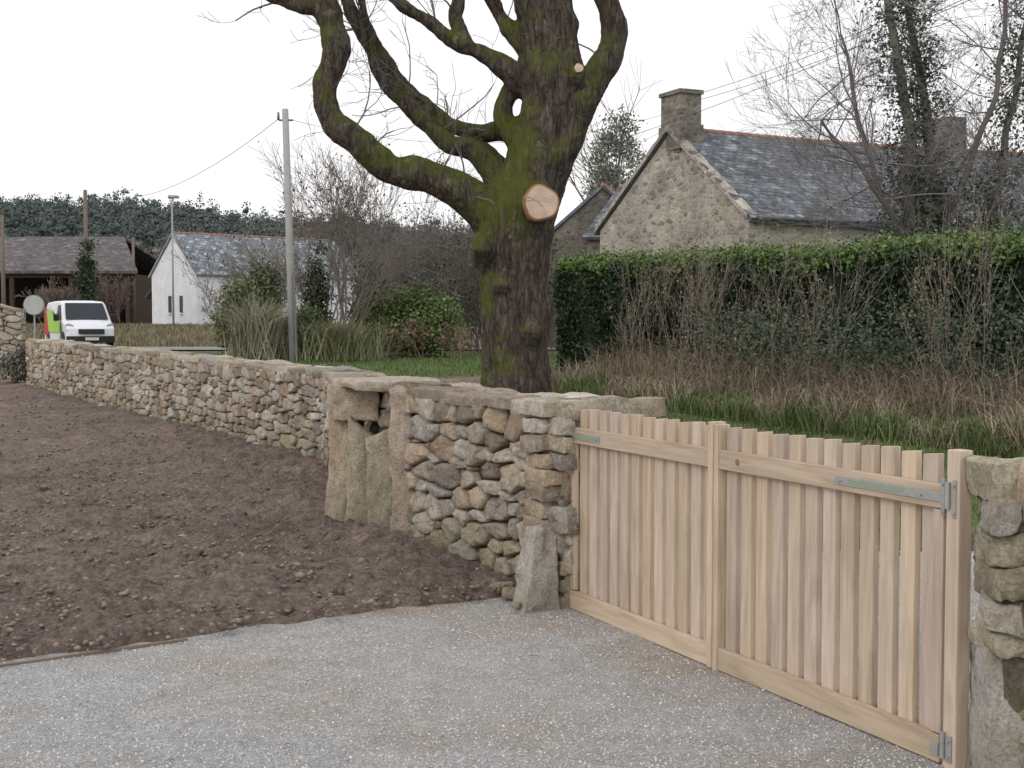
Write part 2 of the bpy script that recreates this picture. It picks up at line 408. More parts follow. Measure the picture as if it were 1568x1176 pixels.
rock('pillar_base_slab',(1.80,4.66,.19),(.25,.32,.66),-.15,(0,.02),.035,rw,(.45,.43,.39),(.85,.9),p=.08)
pz=.50; k=0
while pz<1.03:
    h=R(.085,.14); w1=R(.11,.19)
    for (xa,xb) in ((1.675,1.675+w1),(1.675+w1,1.675+w1+R(.14,.22)),(1.675+w1+.17,2.15)):
        rock('pillar_stone_%d'%k,((xa+xb)/2,4.60-(xa-1.675)*.35+R(-.02,.02),pz+h/2),(xb-xa,R(.24,.32),h*R(.92,1.02)),-.1+R(-.2,.2),(R(-.06,.06),R(-.09,.09)),.03,rw,scol(.2),p=.28); k+=1
    pz+=h
rock('pillar_cap',(1.96,4.50,1.11),(.36,.40,.17),.2,(0,.04),.03,rw,(.50,.40,.29),p=.25)
rock('pillar_cap_b',(1.735,4.66,1.12),(.13,.28,.14),.1,(0,-.06),.025,rw,(.40,.37,.28),p=.25)

# edging strip
V=[];F=[]
n=30
for i in range(n+1):
    x=-6+4.3*i/n; y=7.74+.53*x-.03*x*x+.01*math.sin(x*3)
    for dx,z in ((-.008,-.02),(-.008,.016),(.008,.016),(.008,-.02)): V.append((x-dx*.4,y+dx,z))
for i in range(n):
    for k in range(4):
        a=i*4+k;b=i*4+(k+1)%4; F.append([a,b,b+4,a+4])
mk('garden_edging_strip',V,F,m_plain('edging_wood',(.22,.17,.13),.8,0,10))

# ---------------------------------------------------------------- gate
def wood_mat():
    t=NT('planed_oak'); t.b.inputs['Roughness'].default_value=.7
    v=t.mapping('UV',(2.2,45,1)); n1=t.noise(1,5,.65,v,.6); v2=t.mapping('UV',(1.2,8,1)); n2=t.noise(1.6,3,.6,v2,1.0)
    c=t.mix(t.attr(),t.ramp(n1,[(.25,(.76,.73,.70)),(.5,(1,1,1)),(.8,(1.1,1.1,1.09))]),1.0,'MULTIPLY')
    c=t.mix(c,t.ramp(n2,[(.3,(.80,.79,.78)),(.65,(1.06,1.06,1.06))]),1.0,'MULTIPLY')
    t.bump(n1,.2,.004); return t.base(c)
M_WOOD=wood_mat()
GO=Vector((.345,7.58,0)); GR=Vector((1.645,4.86,0)); gd=(GR-GO).normalized(); gl=(GR-GO).length; gn=Vector((gd.y,-gd.x,0))
if gn.y>0: gn=-gn
class Boxes:
    def __init__(s): s.V=[];s.F=[];s.C=[];s.UV=[]
    def box(s,u0,u1,z0,z1,w0,w1,c,slant=0):
        o=len(s.V); pts=[(u0,z0,w0),(u1,z0,w0),(u1,z1,w0),(u0,z1-slant,w0),(u0,z0,w1),(u1,z0,w1),(u1,z1,w1),(u0,z1-slant,w1)]
        for u,z,w in pts:
            q=GO+gd*u+gn*w; s.V.append((q.x,q.y,z)); s.C.append(c)
        ro=R(0,50)
        for f in [(0,3,2,1),(4,5,6,7),(0,1,5,4),(2,3,7,6),(1,2,6,5),(0,4,7,3)]:
            s.F.append([o+i for i in f])
            for i in f:
                u,z,w=pts[i]
                if (u1-u0)>(z1-z0): s.UV.append((u+ro,z+w+ro))
                else: s.UV.append((z+ro,u+w+ro))
    def out(s,name,mat,parent,bev=.003):
        o=mk(name,s.V,s.F,mat,col=np.array(s.C),parent=parent,uv=s.UV)
        if bev:
            b=o.modifiers.new('bevel','BEVEL'); b.width=bev; b.segments=2
        return o
def wc(): k=R(.86,1.07); h=R(-.02,.025); return (.565*k+h*.3,.46*k,.365*k-h)
gate=empty('wooden_driveway_gate')
mid=gl/2; B=Boxes()
for (a,b) in ((.09,mid-.03),(mid+.04,gl-.05)):
    npk=12; pitch=(b-a)/npk
    for i in range(npk):
        u=a+pitch*i+ .016; B.box(u,u+pitch*.68,.035,1.178+R(-.004,.004),-.032,0,wc(),R(.003,.009))
B.out('pickets',M_WOOD,gate)
B=Boxes()
for (a,b) in ((.03,mid-.041),(mid+.041,gl-.01)):
    B.box(a,b,.975,1.065,.002,.034,wc()); B.box(a,b,.01,.115,.002,.034,wc())
    if a<.1: B.box(a,a+.07,.12,.97,.003,.030,wc())
    else: B.box(b-.05,b,.12,.97,.003,.030,wc())
    B.box(a+.002,b-.002,.985,1.055,-.06,-.034,wc()) 
    B.box(a+.002,b-.002,.035,.12,-.06,-.034,wc())
B.box(mid-.038,mid+.002,.01,1.195,-.03,.046,wc()); B.box(mid+.004,mid+.04,.0,1.185,-.03,.040,wc())
B.out('rails',M_WOOD,gate)
B=Boxes(); B.box(-.05,.022,-.1,1.215,-.06,.03,wc()); B.out('gate_post',M_WOOD,None,.004)
B=Boxes(); B.box(gl+.01,gl+.075,-.1,1.20,-.03,.035,wc()); B.out('gate_post',M_WOOD,None,.004)
M_ZINC=m_plain('galvanised_steel',(.42,.43,.42),.5,.5,30); M_GRN=m_plain('green_label_tape',(.25,.33,.22),.6)
B=Boxes(); z0=1.0
g=(.5,.5,.5)
B.box(.0,.40,z0,z0+.036,.035,.039,g); B.box(gl-.62,gl+.01,z0,z0+.036,.035,.039,g)
B.box(gl-.012,gl+.005,z0-.05,z0+.09,.036,.041,g); B.box(gl+.045,gl+.062,z0-.05,z0+.09,.036,.041,g)
B.box(gl+.03,gl+.06,.03,.13,.036,.0415,g); B.box(gl-.05,gl-.01,.035,.085,.035,.040,g)
B.box(-.03,.01,z0-.05,z0+.08,.031,.036,g); B.box(-.03,.03,.04,.10,.035,.040,g)
B.out('hinge_straps',M_ZINC,gate,.001)
B=Boxes(); B.box(.08,.33,z0+.010,z0+.027,.0395,.0403,g); B.box(gl-.54,gl-.22,z0+.010,z0+.027,.0395,.0403,g); B.out('strap_labels',M_GRN,gate,0)
def cyl_pts(c,axis,r,h,n=12):
    axis=axis.normalized(); a=axis.orthogonal().normalized(); b=axis.cross(a); V=[]
    for k in (0,1):
        for i in range(n):
            t_=i/n*6.283; V.append(tuple(c+axis*h*k+a*math.cos(t_)*r+b*math.sin(t_)*r))
    F=[[i,(i+1)%n,n+(i+1)%n,n+i] for i in range(n)]+[list(range(n))[::-1],list(range(n,2*n))]
    return V,F
VV=[];FF=[]
for u,z in ((.02,z0+.018),(.36,z0+.018),(gl-.59,z0+.018),(gl-.12,z0+.018),(gl-.003,z0+.07),(gl-.003,z0-.035),(gl+.053,z0+.07),(gl+.053,z0-.035),(gl+.045,.05),(gl+.045,.11),(-.01,z0+.06),(-.01,z0-.03)):
    v,f=cyl_pts(GO+gd*u+gn*.038+Vector((0,0,z)),gn,.007,.009); o=len(VV); VV+=v; FF+=[[o+i for i in q] for q in f]
for u,z,r in ((.012,1.03,.012),(gl+.026,1.03,.013),(gl+.02,.09,.012),(.012,.09,.012)):
    v,f=cyl_pts(GO+gd*u+gn*.045+Vector((0,0,z-.05)),Vector((0,0,1)),r*.8,.10); o=len(VV); VV+=v; FF+=[[o+i for i in q] for q in f]
mk('bolts',VV,FF,M_ZINC,parent=gate)
kd=GO+gd*(mid+.19)+gn*.0345; 
v,f=cyl_pts(kd+Vector((0,0,1.02)),gn,.016,.0012,14); mk('wood_knot',v,f,m_plain('knot_brown',(.28,.15,.08),.7,0,40),parent=gate)

# ---------------------------------------------------------------- tubes & branching
class Tubes:
    def __init__(s,minr=.0015): s.V=[];s.F=[];s.C=[];s.minr=minr
    def tube(s,pts,rad,sides=5,col=(.1,.08,.06),cap=False):
        o=len(s.V); n=len(pts); up=None
        for i in range(n):
            d=(pts[min(i+1,n-1)]-pts[max(i-1,0)])
            if d.length<1e-9: d=Vector((0,0,1))
            d.normalize()
            if up is None: up=d.orthogonal().normalized()
            up=(up-d*up.dot(d)); up=up.normalized() if up.length>1e-6 else d.orthogonal().normalized()
            b=d.cross(up)
            for k in range(sides):
                a=6.28318*k/sides; q=pts[i]+(up*math.cos(a)+b*math.sin(a))*rad[i]
                s.V.append((q.x,q.y,q.z)); s.C.append(col)
        for i in range(n-1):
            for k in range(sides):
                a=o+i*sides+k;b=o+i*sides+(k+1)%sides; s.F.append([a,b,b+sides,a+sides])
        if cap: s.F.append([o+k for k in range(sides)][::-1]); s.F.append([o+(n-1)*sides+k for k in range(sides)])
    def out(s,name,mat,parent=None,smooth=True): return mk(name,np.array(s.V),s.F,mat,col=np.array(s.C),parent=parent,smooth=smooth)
def rv(): return Vector((random.gauss(0,1),random.gauss(0,1),random.gauss(0,1))).normalized()
def grow(tb,p,d,L,r,lvl,maxl,nch=4,wob=.18,spread=.8,up=.05,col=(.1,.08,.06),tips=None,sides=None,seg=5,lr=(.45,.75)):
    pts=[p.copy()];ds=[d.copy()]; st=L/seg
    for i in range(seg):
        d=(d+rv()*wob+Vector((0,0,up))).normalized(); p=p+d*st; pts.append(p.copy()); ds.append(d.copy())
    end=.55 if lvl<maxl else .25
    rad=[max(r*(1-(1-end)*i/seg),tb.minr) for i in range(seg+1)]
    tb.tube(pts,rad,sides or (7 if lvl==0 else 5 if lvl==1 else 3),col)
    if tips is not None: tips+= pts[2:]
    if lvl>=maxl: return
    for c in range(nch):
        i=random.randint(1,seg) if c else seg
        dd=(ds[i]+rv()*spread).normalized()
        if dd.z<-.4: dd.z*=.3
        grow(tb,pts[i],dd,L*R(*lr),rad[i]*R(.5,.72),lvl+1,maxl,nch,wob,spread,up,col,tips,None,max(3,seg-1) if lvl>1 else seg,lr)
def crom(P,n=6):
    P=[np.array(p,float) for p in P]; P=[2*P[0]-P[1]]+P+[2*P[-1]-P[-2]]; out=[]
    for i in range(1,len(P)-2):
        for k in range(n):
            t_=k/n; a,b,c,d=P[i-1],P[i],P[i+1],P[i+2]
            out.append(.5*((2*b)+(c-a)*t_+(2*a-5*b+4*c-d)*t_**2+(3*b-a-3*c+d)*t_**3))
    out.append(P[-2]); return out

def leaves(name,C,size,cols,parent=None,mat=None,jit=.4,aspect=.6):
    n=len(C); a=rng.normal(size=(n,3)); a/=np.linalg.norm(a,axis=1)[:,None]
    b=rng.normal(size=(n,3)); b-=a*(a*b).sum(1)[:,None]; b/=np.linalg.norm(b,axis=1)[:,None]
    s_=(size*rng.uniform(1-jit,1+jit,n))[:,None]
    V=np.stack([C-a*s_,C+b*s_*aspect,C+a*s_,C-b*s_*aspect],1).reshape(-1,3)
    F=np.arange(4*n).reshape(n,4)
    return mk(name,V,F,mat or M_LEAF,col=np.repeat(cols,4,0),parent=parent)
def lcol(n,base,var=.35,hue=.1):
    k=rng.uniform(1-var,1+var,(n,1)); h=rng.uniform(-hue,hue,(n,1)); c=np.array(base)[None]*k; c=c*(1+h*np.array([[1,0,-1]])); return np.clip(c,0.003,1)
def blades(name,B,h,w,lean,cols,parent=None):
    n=len(B); a=rng.uniform(0,6.28,n); h=(h*rng.uniform(.4,1.2,n)); le=np.clip(rng.normal(0,lean,(n,2)),-1.3*lean,1.3*lean)*h[:,None]
    dx=np.stack([np.cos(a)*w,np.sin(a)*w,np.zeros(n)],1)
    m=B+np.stack([le[:,0]*.3,le[:,1]*.3,h*.62],1); tp=B+np.stack([le[:,0],le[:,1],h*(1-.3*np.linalg.norm(le,axis=1)/np.maximum(h,1e-4))],1)
    V=np.stack([B-dx,B+dx,m+dx*.7,tp+dx*.12,tp-dx*.12,m-dx*.7],1).reshape(-1,3)
    o=(np.arange(n)*6)[:,None]; F=np.concatenate([o+np.array([[0,1,2,5]]),o+np.array([[5,2,3,4]])],0)
    return mk(name,V,F,M_LEAF,col=np.repeat(cols,6,0),parent=parent)
def clumps(center,rad,nc,npc,cr,shell=.6):
    c=rng.normal(size=(nc,3)); c/=np.linalg.norm(c,axis=1)[:,None]; c*=(shell+(1-shell)*rng.random((nc,1)))**.6
    c[:,2]=np.where(c[:,2]<-.7,-c[:,2],c[:,2])
    c=c*np.array(rad)*rng.uniform(.65,1.05,(nc,1))+np.array(center)
    p=rng.normal(size=(nc,npc,3))*cr*.55+c[:,None]; return p.reshape(-1,3),np.repeat(rng.uniform(.6,1.35,(nc,1)),npc,0)

tb=Tubes()
for k in range(26):
    y=R(4.4,7.4); x=R(-.42,.25)*y
    if y>yf_(x)-.1 : continue
    a=R(0,6.28); L=R(.02,.10); p=Vector((x,y,.018)); d=Vector((math.cos(a),math.sin(a),0)); tb.tube([p,p+d*L*.5+Vector((0,0,.004)),p+d*L+rv()*.008],[.0016,.0015,.001],4,(.19,.15,.12))
tb.out('fallen_twigs',M_TWIG)

# ---------------------------------------------------------------- big old tree
t=NT('mossy_bark'); t.b.inputs['Roughness'].default_value=.95; t.b.inputs['Specular IOR Level'].default_value=.1
v=t.mapping('Object',(1,1,.25)); n1=t.noise(15,6,.8,v,.5); n2=t.noise(2.0,4,.65); n3=t.noise(5,6,.75)
c=t.ramp(n1,[(.3,(.028,.022,.018)),(.48,(.08,.064,.053)),(.62,(.15,.125,.106)),(.75,(.27,.23,.20))])
vb=t.n.new('ShaderNodeTexVoronoi'); vb.feature='DISTANCE_TO_EDGE'; vb.inputs['Scale'].default_value=17; t.lk(v,vb.inputs['Vector'])
c=t.mix(c,t.ramp(vb.outputs['Distance'],[(.0,.6),(.10,1.1)]),1.0,'MULTIPLY')
geo=t.n.new('ShaderNodeNewGeometry'); sp=t.n.new('ShaderNodeSeparateXYZ'); t.lk(geo.outputs['Normal'],sp.inputs[0])
sp2=t.n.new('ShaderNodeSeparateXYZ'); t.lk(geo.outputs['Position'],sp2.inputs[0])
hh=t.ramp(t.math('MULTIPLY',sp2.outputs[2],.1),[(.21,.0),(.28,.34),(.33,.28),(.40,.06)])
mm=t.math('ADD',t.math('MULTIPLY',sp.outputs[2],.27),t.math('ADD',n2,t.math('MULTIPLY',t.math('SUBTRACT',n3,.5),.7)))
mm=t.math('ADD',mm,t.math('MULTIPLY',hh,.6))
mm=t.math('SUBTRACT',mm,t.math('MULTIPLY',sp.outputs[0],.13))
mo=t.ramp(mm,[(.54,0),(.80,.88)]); c=t.mix(c,t.mix((.052,.060,.016),(.145,.17,.034),n1),mo)
li=t.ramp(t.noise(5.5,5,.7),[(.60,0),(.65,.5)]); c=t.mix(c,(.22,.23,.19),li)
t.bump(t.math('ADD',n1,vb.outputs['Distance']),1.0,.045); M_BARK=t.base(c)
tree=empty('old_deciduous_tree')
TY=14.0
LIMBS=[
 [(.03,0,-.15,.52),(.03,0,.35,.42),(.04,0,1.0,.375),(.04,0,1.75,.37),(.01,0,2.3,.385),(.06,0,2.8,.42),(.24,0,3.2,.36),(.36,0,3.7,.33),(.44,0,4.2,.315),(.40,.05,4.7,.31),(.32,.1,5.1,.31),(.24,.15,5.7,.28),(.3,.2,6.6,.2)],
 [(-.05,0,2.6,.33),(-.36,-.1,2.92,.22),(-.80,-.2,3.16,.18),(-1.22,-.3,3.27,.165),(-1.57,-.35,3.46,.15),(-1.87,-.35,3.70,.145),(-1.92,-.3,4.05,.13),(-1.83,-.25,4.42,.145),(-1.90,-.2,4.78,.13),(-1.98,-.2,5.15,.12),(-2.2,-.2,5.7,.1)],
 [(-1.84,-.25,4.45,.12),(-1.98,-.2,4.85,.085),(-2.25,-.1,4.98,.085),(-2.6,0,5.16,.075),(-3.1,.1,5.5,.05)],
 [(-.0,.2,3.05,.25),(-.33,.3,3.46,.135),(-.66,.3,3.60,.11),(-.9,.35,3.82,.10),(-1.2,.4,4.10,.092),(-1.47,.45,4.42,.08),(-1.60,.5,4.7,.08),(-1.75,.5,5.0,.07),(-1.9,.5,5.5,.06)],
 [(.2,.3,3.75,.2),(-.05,.35,3.75,.12),(-.3,.4,3.70,.095),(-.6,.4,3.80,.08),(-.85,.45,4.02,.072),(-1.1,.5,4.20,.065),(-1.35,.5,4.48,.06),(-1.55,.5,4.8,.05),(-1.68,.5,5.3,.04)],
 [(.2,0,3.5,.2),(-.06,.1,3.85,.12),(-.02,.1,4.15,.10),(.15,.1,4.45,.11)],
 [(.3,.05,4.1,.2),(-.05,.0,4.32,.12),(-.33,-.05,4.47,.095),(-.62,-.1,4.60,.085),(-.95,-.1,4.84,.07),(-1.22,-.1,5.02,.062),(-1.6,-.1,5.4,.045)],
 [(-.5,-.08,4.56,.09),(-.62,0,4.85,.08),(-.60,0,5.12,.075),(-.66,0,5.6,.06)],
 [(.25,.1,4.5,.16),(-.05,.2,4.83,.09),(-.20,.2,5.08,.085),(-.38,.2,5.5,.07)],
 [(.45,-.05,3.5,.25),(.74,-.05,3.95,.17),(.90,-.05,4.28,.15),(1.06,0,4.62,.15),(1.02,0,4.95,.12),(.88,0,5.26,.115),(.72,0,5.8,.1)],
 [(.70,-.15,4.2,.09),(.69,-.30,4.28,.065)],
]
tb=Tubes(); tw=Tubes(.0028)
for li_,L in enumerate(LIMBS):
    C=crom([(x,TY+y,z,r) for x,y,z,r in L],6)
    pts=[Vector(c[:3])+(noise.noise_vector(Vector(c[:3])*1.7)*.06 if c[3]<.2 else Vector()) for c in C]
    rad=[c[3]*(1+.13*noise.noise(Vector((i*.3,li_*7,0)))) for i,c in enumerate(C)]
    tb.tube(pts,rad,18,(1,1,1),cap=True)
    if li_ in (1,2,3,4,6,7,8,9):
        for k in range({1:13,2:6,3:10,4:9,6:6,7:3,8:2,9:2}[li_]):
            i=random.randint(5,len(pts)-1); d=(rv()+Vector((-.15,0,.45))).normalized()
            grow(tw,pts[i],d,R(.35,.85),R(.006,.013),1,3,3,.24,.9,.03,(.15,.13,.12),seg=5)
tb.tube([Vector((.2,TY-.1,2.86)),Vector((.28,TY-.38,2.91)),Vector((.302,TY-.47,2.905))],[.24,.20,.182],18,(1,1,1),cap=True)
for s_ in ((-.30,-.35,2.35,.12),(.2,-.33,1.5,.13),(-.1,-.33,2.0,.12)):
    tb.tube([Vector((s_[0],TY+s_[1]+.15,s_[2]-.1)),Vector((s_[0],TY+s_[1],s_[2]+.05)),Vector((s_[0],TY+s_[1]+.15,s_[2]+.2))],[s_[3]]*3,10,(1,1,1),cap=True)
trk=tb.out('trunk_and_limbs',M_BARK,tree)
m=trk.modifiers.new('rm','REMESH'); m.mode='VOXEL'; m.voxel_size=.02; m.use_smooth_shade=True
m=trk.modifiers.new('sm','SMOOTH'); m.factor=.6; m.iterations=6
tx=bpy.data.textures.new('barkclouds','CLOUDS'); tx.noise_scale=.3; tx.noise_depth=4
m=trk.modifiers.new('dp','DISPLACE'); m.texture=tx; m.strength=.08; m.mid_level=.5; m.texture_coords='GLOBAL'
tw.out('twigs',M_TWIG,tree)
t=NT('fresh_cut_wood'); vv=t.n.new('ShaderNodeTexWave'); vv.wave_type='RINGS'; vv.rings_direction='SPHERICAL'; vv.inputs['Scale'].default_value=14; vv.inputs['Distortion'].default_value=3
mp=t.n.new('ShaderNodeMapping'); mp.vector_type='POINT'; mp.inputs['Location'].default_value=(-.33,-(TY-.49),-2.91); t.lk(t.tc.outputs['Object'],mp.inputs[0]); t.lk(mp.outputs[0],vv.inputs['Vector'])
c=t.mix((.56,.41,.32),(.66,.50,.41),vv.outputs['Fac']); c=t.mix(c,t.ramp(t.noise(9,4,.6),[(.3,.76),(.7,1.1)]),1.0,'MULTIPLY'); M_CUT=t.base(c)
M_RIM=m_plain('bark_rim',(.30,.17,.10),.9,0,20)
def disc(name,c,ax,r,parent):
    ax=ax.normalized(); a=ax.orthogonal().normalized(); b=ax.cross(a);n=40
    def ring(rr,h): return [tuple(c+ax*h+a*math.cos(i/n*6.283)*rr*(1+.04*math.sin(3*i/n*6.283+1)+.03*math.sin(5*i/n*6.283))+b*math.sin(i/n*6.283)*rr*(1+.04*math.sin(3*i/n*6.283+1)+.03*math.sin(5*i/n*6.283))) for i in range(n)]
    mk(name,[tuple(c+ax*.006)]+ring(r*.90,.005),[[0,1+i,1+(i+1)%n] for i in range(n)],M_CUT,parent=parent)
    mk(name+'_bark_rim',ring(r*.90,.005)+ring(r,-.005)+ring(r*1.05,-.07),[[k*n+i,(k+1)*n+i,(k+1)*n+(i+1)%n,k*n+(i+1)%n] for k in (0,1) for i in range(n)],M_RIM,parent=parent)
disc('saw_cut',Vector((.302,TY-.525,2.885)),Vector((.15,-1,.05)),.185,tree)
disc('small_saw_cut',Vector((.69,TY-.38,4.28)),Vector((.1,-1,.1)),.05,tree)

# ---------------------------------------------------------------- hedge
hA=Vector((1.3,36,0)); hB=Vector((11.2,17.2,0)); hd=(hB-hA).normalized(); hb=Vector((-hd.y,hd.x,0)); 
if hb.x<0: hb=-hb
hl=(hB-hA).length
hedge=empty('conifer_hedge')
V=[]
nn=40
for i in range(nn+1):
    p=hA+hd*hl*i/nn
    for w,z in ((.15,-.1),(.12,2.85),(1.2,2.85),(1.25,-.1)): q=p+hb*w; V.append((q.x,q.y,T(q.x,q.y)+z))
F=[]
for i in range(nn):
    for k in range(4): a=i*4+k;b=i*4+(k+1)%4; F.append([a,b,b+4,a+4])
F+=[[0,1,2,3],[nn*4+3,nn*4+2,nn*4+1,nn*4]]
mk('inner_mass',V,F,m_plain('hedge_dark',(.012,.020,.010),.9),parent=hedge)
def hpt(u,w,z):
    P=np.array(hA)[None]+np.outer(u,np.array(hd))+np.outer(w,np.array(hb)); P[:,2]=z+Tn(P[:,1]); return P
n=76000; u=rng.uniform(-.1,hl,n); z=rng.uniform(0,3.0,n); bul=.12*np.sin(u*1.3)+.09*np.sin(u*3.7+z*2)+.06*np.sin(z*5+u*7)
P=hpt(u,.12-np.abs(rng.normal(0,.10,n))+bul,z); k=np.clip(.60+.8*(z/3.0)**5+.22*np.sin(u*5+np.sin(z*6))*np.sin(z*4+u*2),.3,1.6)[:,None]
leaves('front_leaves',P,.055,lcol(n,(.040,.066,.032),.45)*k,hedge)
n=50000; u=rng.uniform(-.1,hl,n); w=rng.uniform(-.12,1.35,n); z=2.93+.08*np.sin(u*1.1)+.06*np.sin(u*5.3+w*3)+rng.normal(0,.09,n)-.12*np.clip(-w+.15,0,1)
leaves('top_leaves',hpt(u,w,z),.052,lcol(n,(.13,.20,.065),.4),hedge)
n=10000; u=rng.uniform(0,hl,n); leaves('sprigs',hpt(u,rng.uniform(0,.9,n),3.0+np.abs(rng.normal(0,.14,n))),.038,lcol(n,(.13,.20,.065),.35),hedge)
n=8000; w=rng.uniform(0,1.3,n); leaves('end_leaves',hpt(rng.normal(-.05,.06,n),w,rng.uniform(0,2.95,n)),.06,lcol(n,(.04,.068,.03),.4),hedge)

# brambles and dead growth in front of hedge
bA=Vector((2.0,31,0)); bB=Vector((7.6,15.6,0)); bd=(bB-bA); bl=bd.length; bd.normalize(); bn=Vector((-bd.y,bd.x,0)); bn=bn if bn.x>0 else -bn
def bpt(u,w):
    q=bA+bd*u+bn*w; return q
bram=empty('bramble_thicket'); tb=Tubes(.0028); tips=[]
for i in range(380):
    u=R(0,bl); 
    h=(.6+1.6*abs(noise.noise(Vector((u*.7,3,1))))*2)*R(.6,1.2)
    q=bpt(u,R(-.4,2.0)); q.z=T(q.x,q.y)
    g=R(.75,1.3); c=random.choice([(.24,.205,.165),(.19,.16,.13),(.30,.265,.21),(.15,.105,.09)]); c=tuple(x*g for x in c)
    grow(tb,q,(Vector((0,0,1))+rv()*.5).normalized(),h*.6,R(.004,.009),1,3,3,.24,.75,.02,c,tips if random.random()<.6 else None,3,5)
for u0 in (.8,3.2,4.3,7.9,11.8):
    for j in range(10):
        q=bpt(u0+R(-.45,.45),R(.3,1.6)); q.z=T(q.x,q.y)
        grow(tb,q,(Vector((0,0,1))+rv()*.22).normalized(),R(1.1,1.8),R(.010,.016),0,3,3,.12,.45,.06,(.27,.235,.20),tips,4,5)
tb.out('stems',M_TWIG,bram)
tp=np.array([t_[:] for t_ in tips]); 
s=tp[rng.integers(0,len(tp),8000)]+rng.normal(0,.09,(8000,3)); leaves('dead_leaves',s,.026,lcol(8000,(.20,.15,.105),.4),bram)
def zone(n,w0,w1):
    u=rng.uniform(-.5,bl,n); w=rng.uniform(w0,w1,n); P=np.array(bA)[None]+np.outer(u,np.array(bd))+np.outer(w,np.array(bn)); P[:,2]=Tn(P[:,1]); return P,u
def patch(P): return np.sin(P[:,0]*2.7+1.3*np.sin(P[:,1]*1.1))*np.sin(P[:,1]*1.6+np.sin(P[:,0]*1.9))
P,u=zone(30000,-1.3,2.2); pt=patch(P); ok=pt>-.25+.5*(rng.random(len(P))-.5); P,u=P[ok],u[ok]; hv=.6*(.5+.95*np.abs(np.sin(u*1.7)*np.sin(u*.63+1))); blades('dead_grass',P,hv,.008,.8,lcol(len(P),(.31,.26,.185),.5),bram)
P,u=zone(8000,-.2,2.2); hv=1.15*(.5+.6*np.abs(np.sin(u*2.3+1))); blades('dead_grass_tall',P,hv,.006,.5,lcol(len(P),(.27,.215,.155),.4),bram)
P,u=zone(30000,-1.5,2.0); pt=patch(P); ok=pt<.25+.5*(rng.random(len(P))-.5); P,u=P[ok],u[ok]; hv=.36*(.5+.9*np.abs(np.cos(u*1.7))); blades('green_grass_tufts',P,hv,.009,.6,lcol(len(P),(.12,.165,.06),.4),bram)
C=[];
for k in range(130):
    u=rng.choice([4.6,5.4,6.3,7.4,8.6,9.6,10.5,12.0,13.5])+rng.normal(0,.6); q=bpt(u,rng.uniform(.2,1.7)); z=T(q.x,q.y)+rng.uniform(.2,1.8)
    C.append(rng.normal(size=(110,3))*np.array([.24,.24,.22])+np.array([q.x,q.y,z]))
C=np.concatenate(C); leaves('ivy_leaves',C,.036,lcol(len(C),(.075,.10,.065),.5),bram)
n=65000; y=8.6+24*rng.random(n)**.8; x0=np.interp(y,WY,WX)+.75; x1=bA.x+(bB.x-bA.x)*(31-y)/15.4+.3
x=x0+(np.maximum(x1,x0+.5)-x0)*rng.random(n); P=np.stack([x,y,Tn(y)-.02],1)
pk=(.75+.5*np.sin(x*1.1+y*.7)*np.sin(y*.9-x))[:,None]; cl=lcol(n,(.12,.18,.055),.4)*np.clip(pk,.6,1.25); dry=rng.random(n)<(.12+.35*(np.sin(x*2.1+1)*np.sin(y*1.3)>.35)); cl[dry]=lcol(dry.sum(),(.27,.225,.14),.3)
blades('lawn_grass',P,.06+.07*rng.random(n)*np.clip(pk[:,0],.3,1.3),.006,.65,cl)
n=12000; x=rng.uniform(-9,3,n); y=rng.uniform(28,44,n); ok=x>np.interp(y,WY,WX)+1; P=np.stack([x,y,Tn(y)-.02],1)[ok]; blades('lawn_grass',P,.12,.012,.5,lcol(len(P),(.12,.18,.055),.4))

# ---------------------------------------------------------------- bare ivy tree on the right
bt=empty('bare_ivy_tree'); tb=Tubes(.0042); tips=[]
BY=30
stems=[[(9.3,0,0,.2),(9.1,0,2.5,.17),(9.05,0,4.5,.15),(9.1,.2,6,.13),(8.85,.3,7.6,.11),(8.5,.3,9.5,.08)],
 [(9.8,0,0,.2),(9.9,.3,3,.15),(9.75,.5,5,.13),(9.6,.6,6.6,.11),(9.3,.6,8,.09),(9.0,.5,9.5,.07)],
 [(9.3,.2,1.5,.12),(9.0,0,3.4,.09),(8.3,-.3,4.6,.065),(7.6,-.4,5.4,.045),(6.9,-.4,6.2,.03)],
 [(10.1,0,1,.16),(10.7,0,3.2,.13),(11.2,.2,4.8,.10),(11.5,.4,6.6,.08),(11.9,.5,8.6,.06)],
 [(9.1,0,3.2,.09),(8.4,.4,5.0,.065),(8.0,.5,6.6,.05),(7.6,.5,8.2,.03)],
 [(9.8,0,3.5,.09),(10.5,-.3,5.4,.07),(10.9,-.5,7.2,.06),(11.0,-.5,9,.05)]]
ivy=[]
for si,L in enumerate(stems):
    C=crom([(x,BY+y,z,r) for x,y,z,r in L],6); pts=[Vector(c[:3])+noise.noise_vector(Vector(c[:3])*.9)*.12 for c in C]; tb.tube(pts,[c[3] for c in C],8,(.17,.15,.14))
    for k in range(20):
        i=random.randint(5,len(pts)-1); d=(rv()+Vector((-.10,0,.35))).normalized()
        grow(tb,pts[i],d,R(.9,2.2),R(.012,.026),1,4,4,.2,.7,.03,(.24,.215,.22),None,seg=5)
    if si<4 and si!=2:
        for c in C[4:]:
            for _ in range(2): ivy.append(rng.normal(size=(90,3))*np.array([.24,.24,.22])*(.5+.9*rng.random())+c[:3]+rng.normal(0,.2,3))
tb.out('branches',M_TWIG,bt)
for k in range(24): ivy.append(rng.normal(size=(150,3))*.30+np.array([rng.uniform(8.6,11.5),BY,rng.uniform(3,4.9)]))
C=np.concatenate(ivy); leaves('ivy',C,.045,lcol(len(C),(.075,.10,.06),.5),bt)

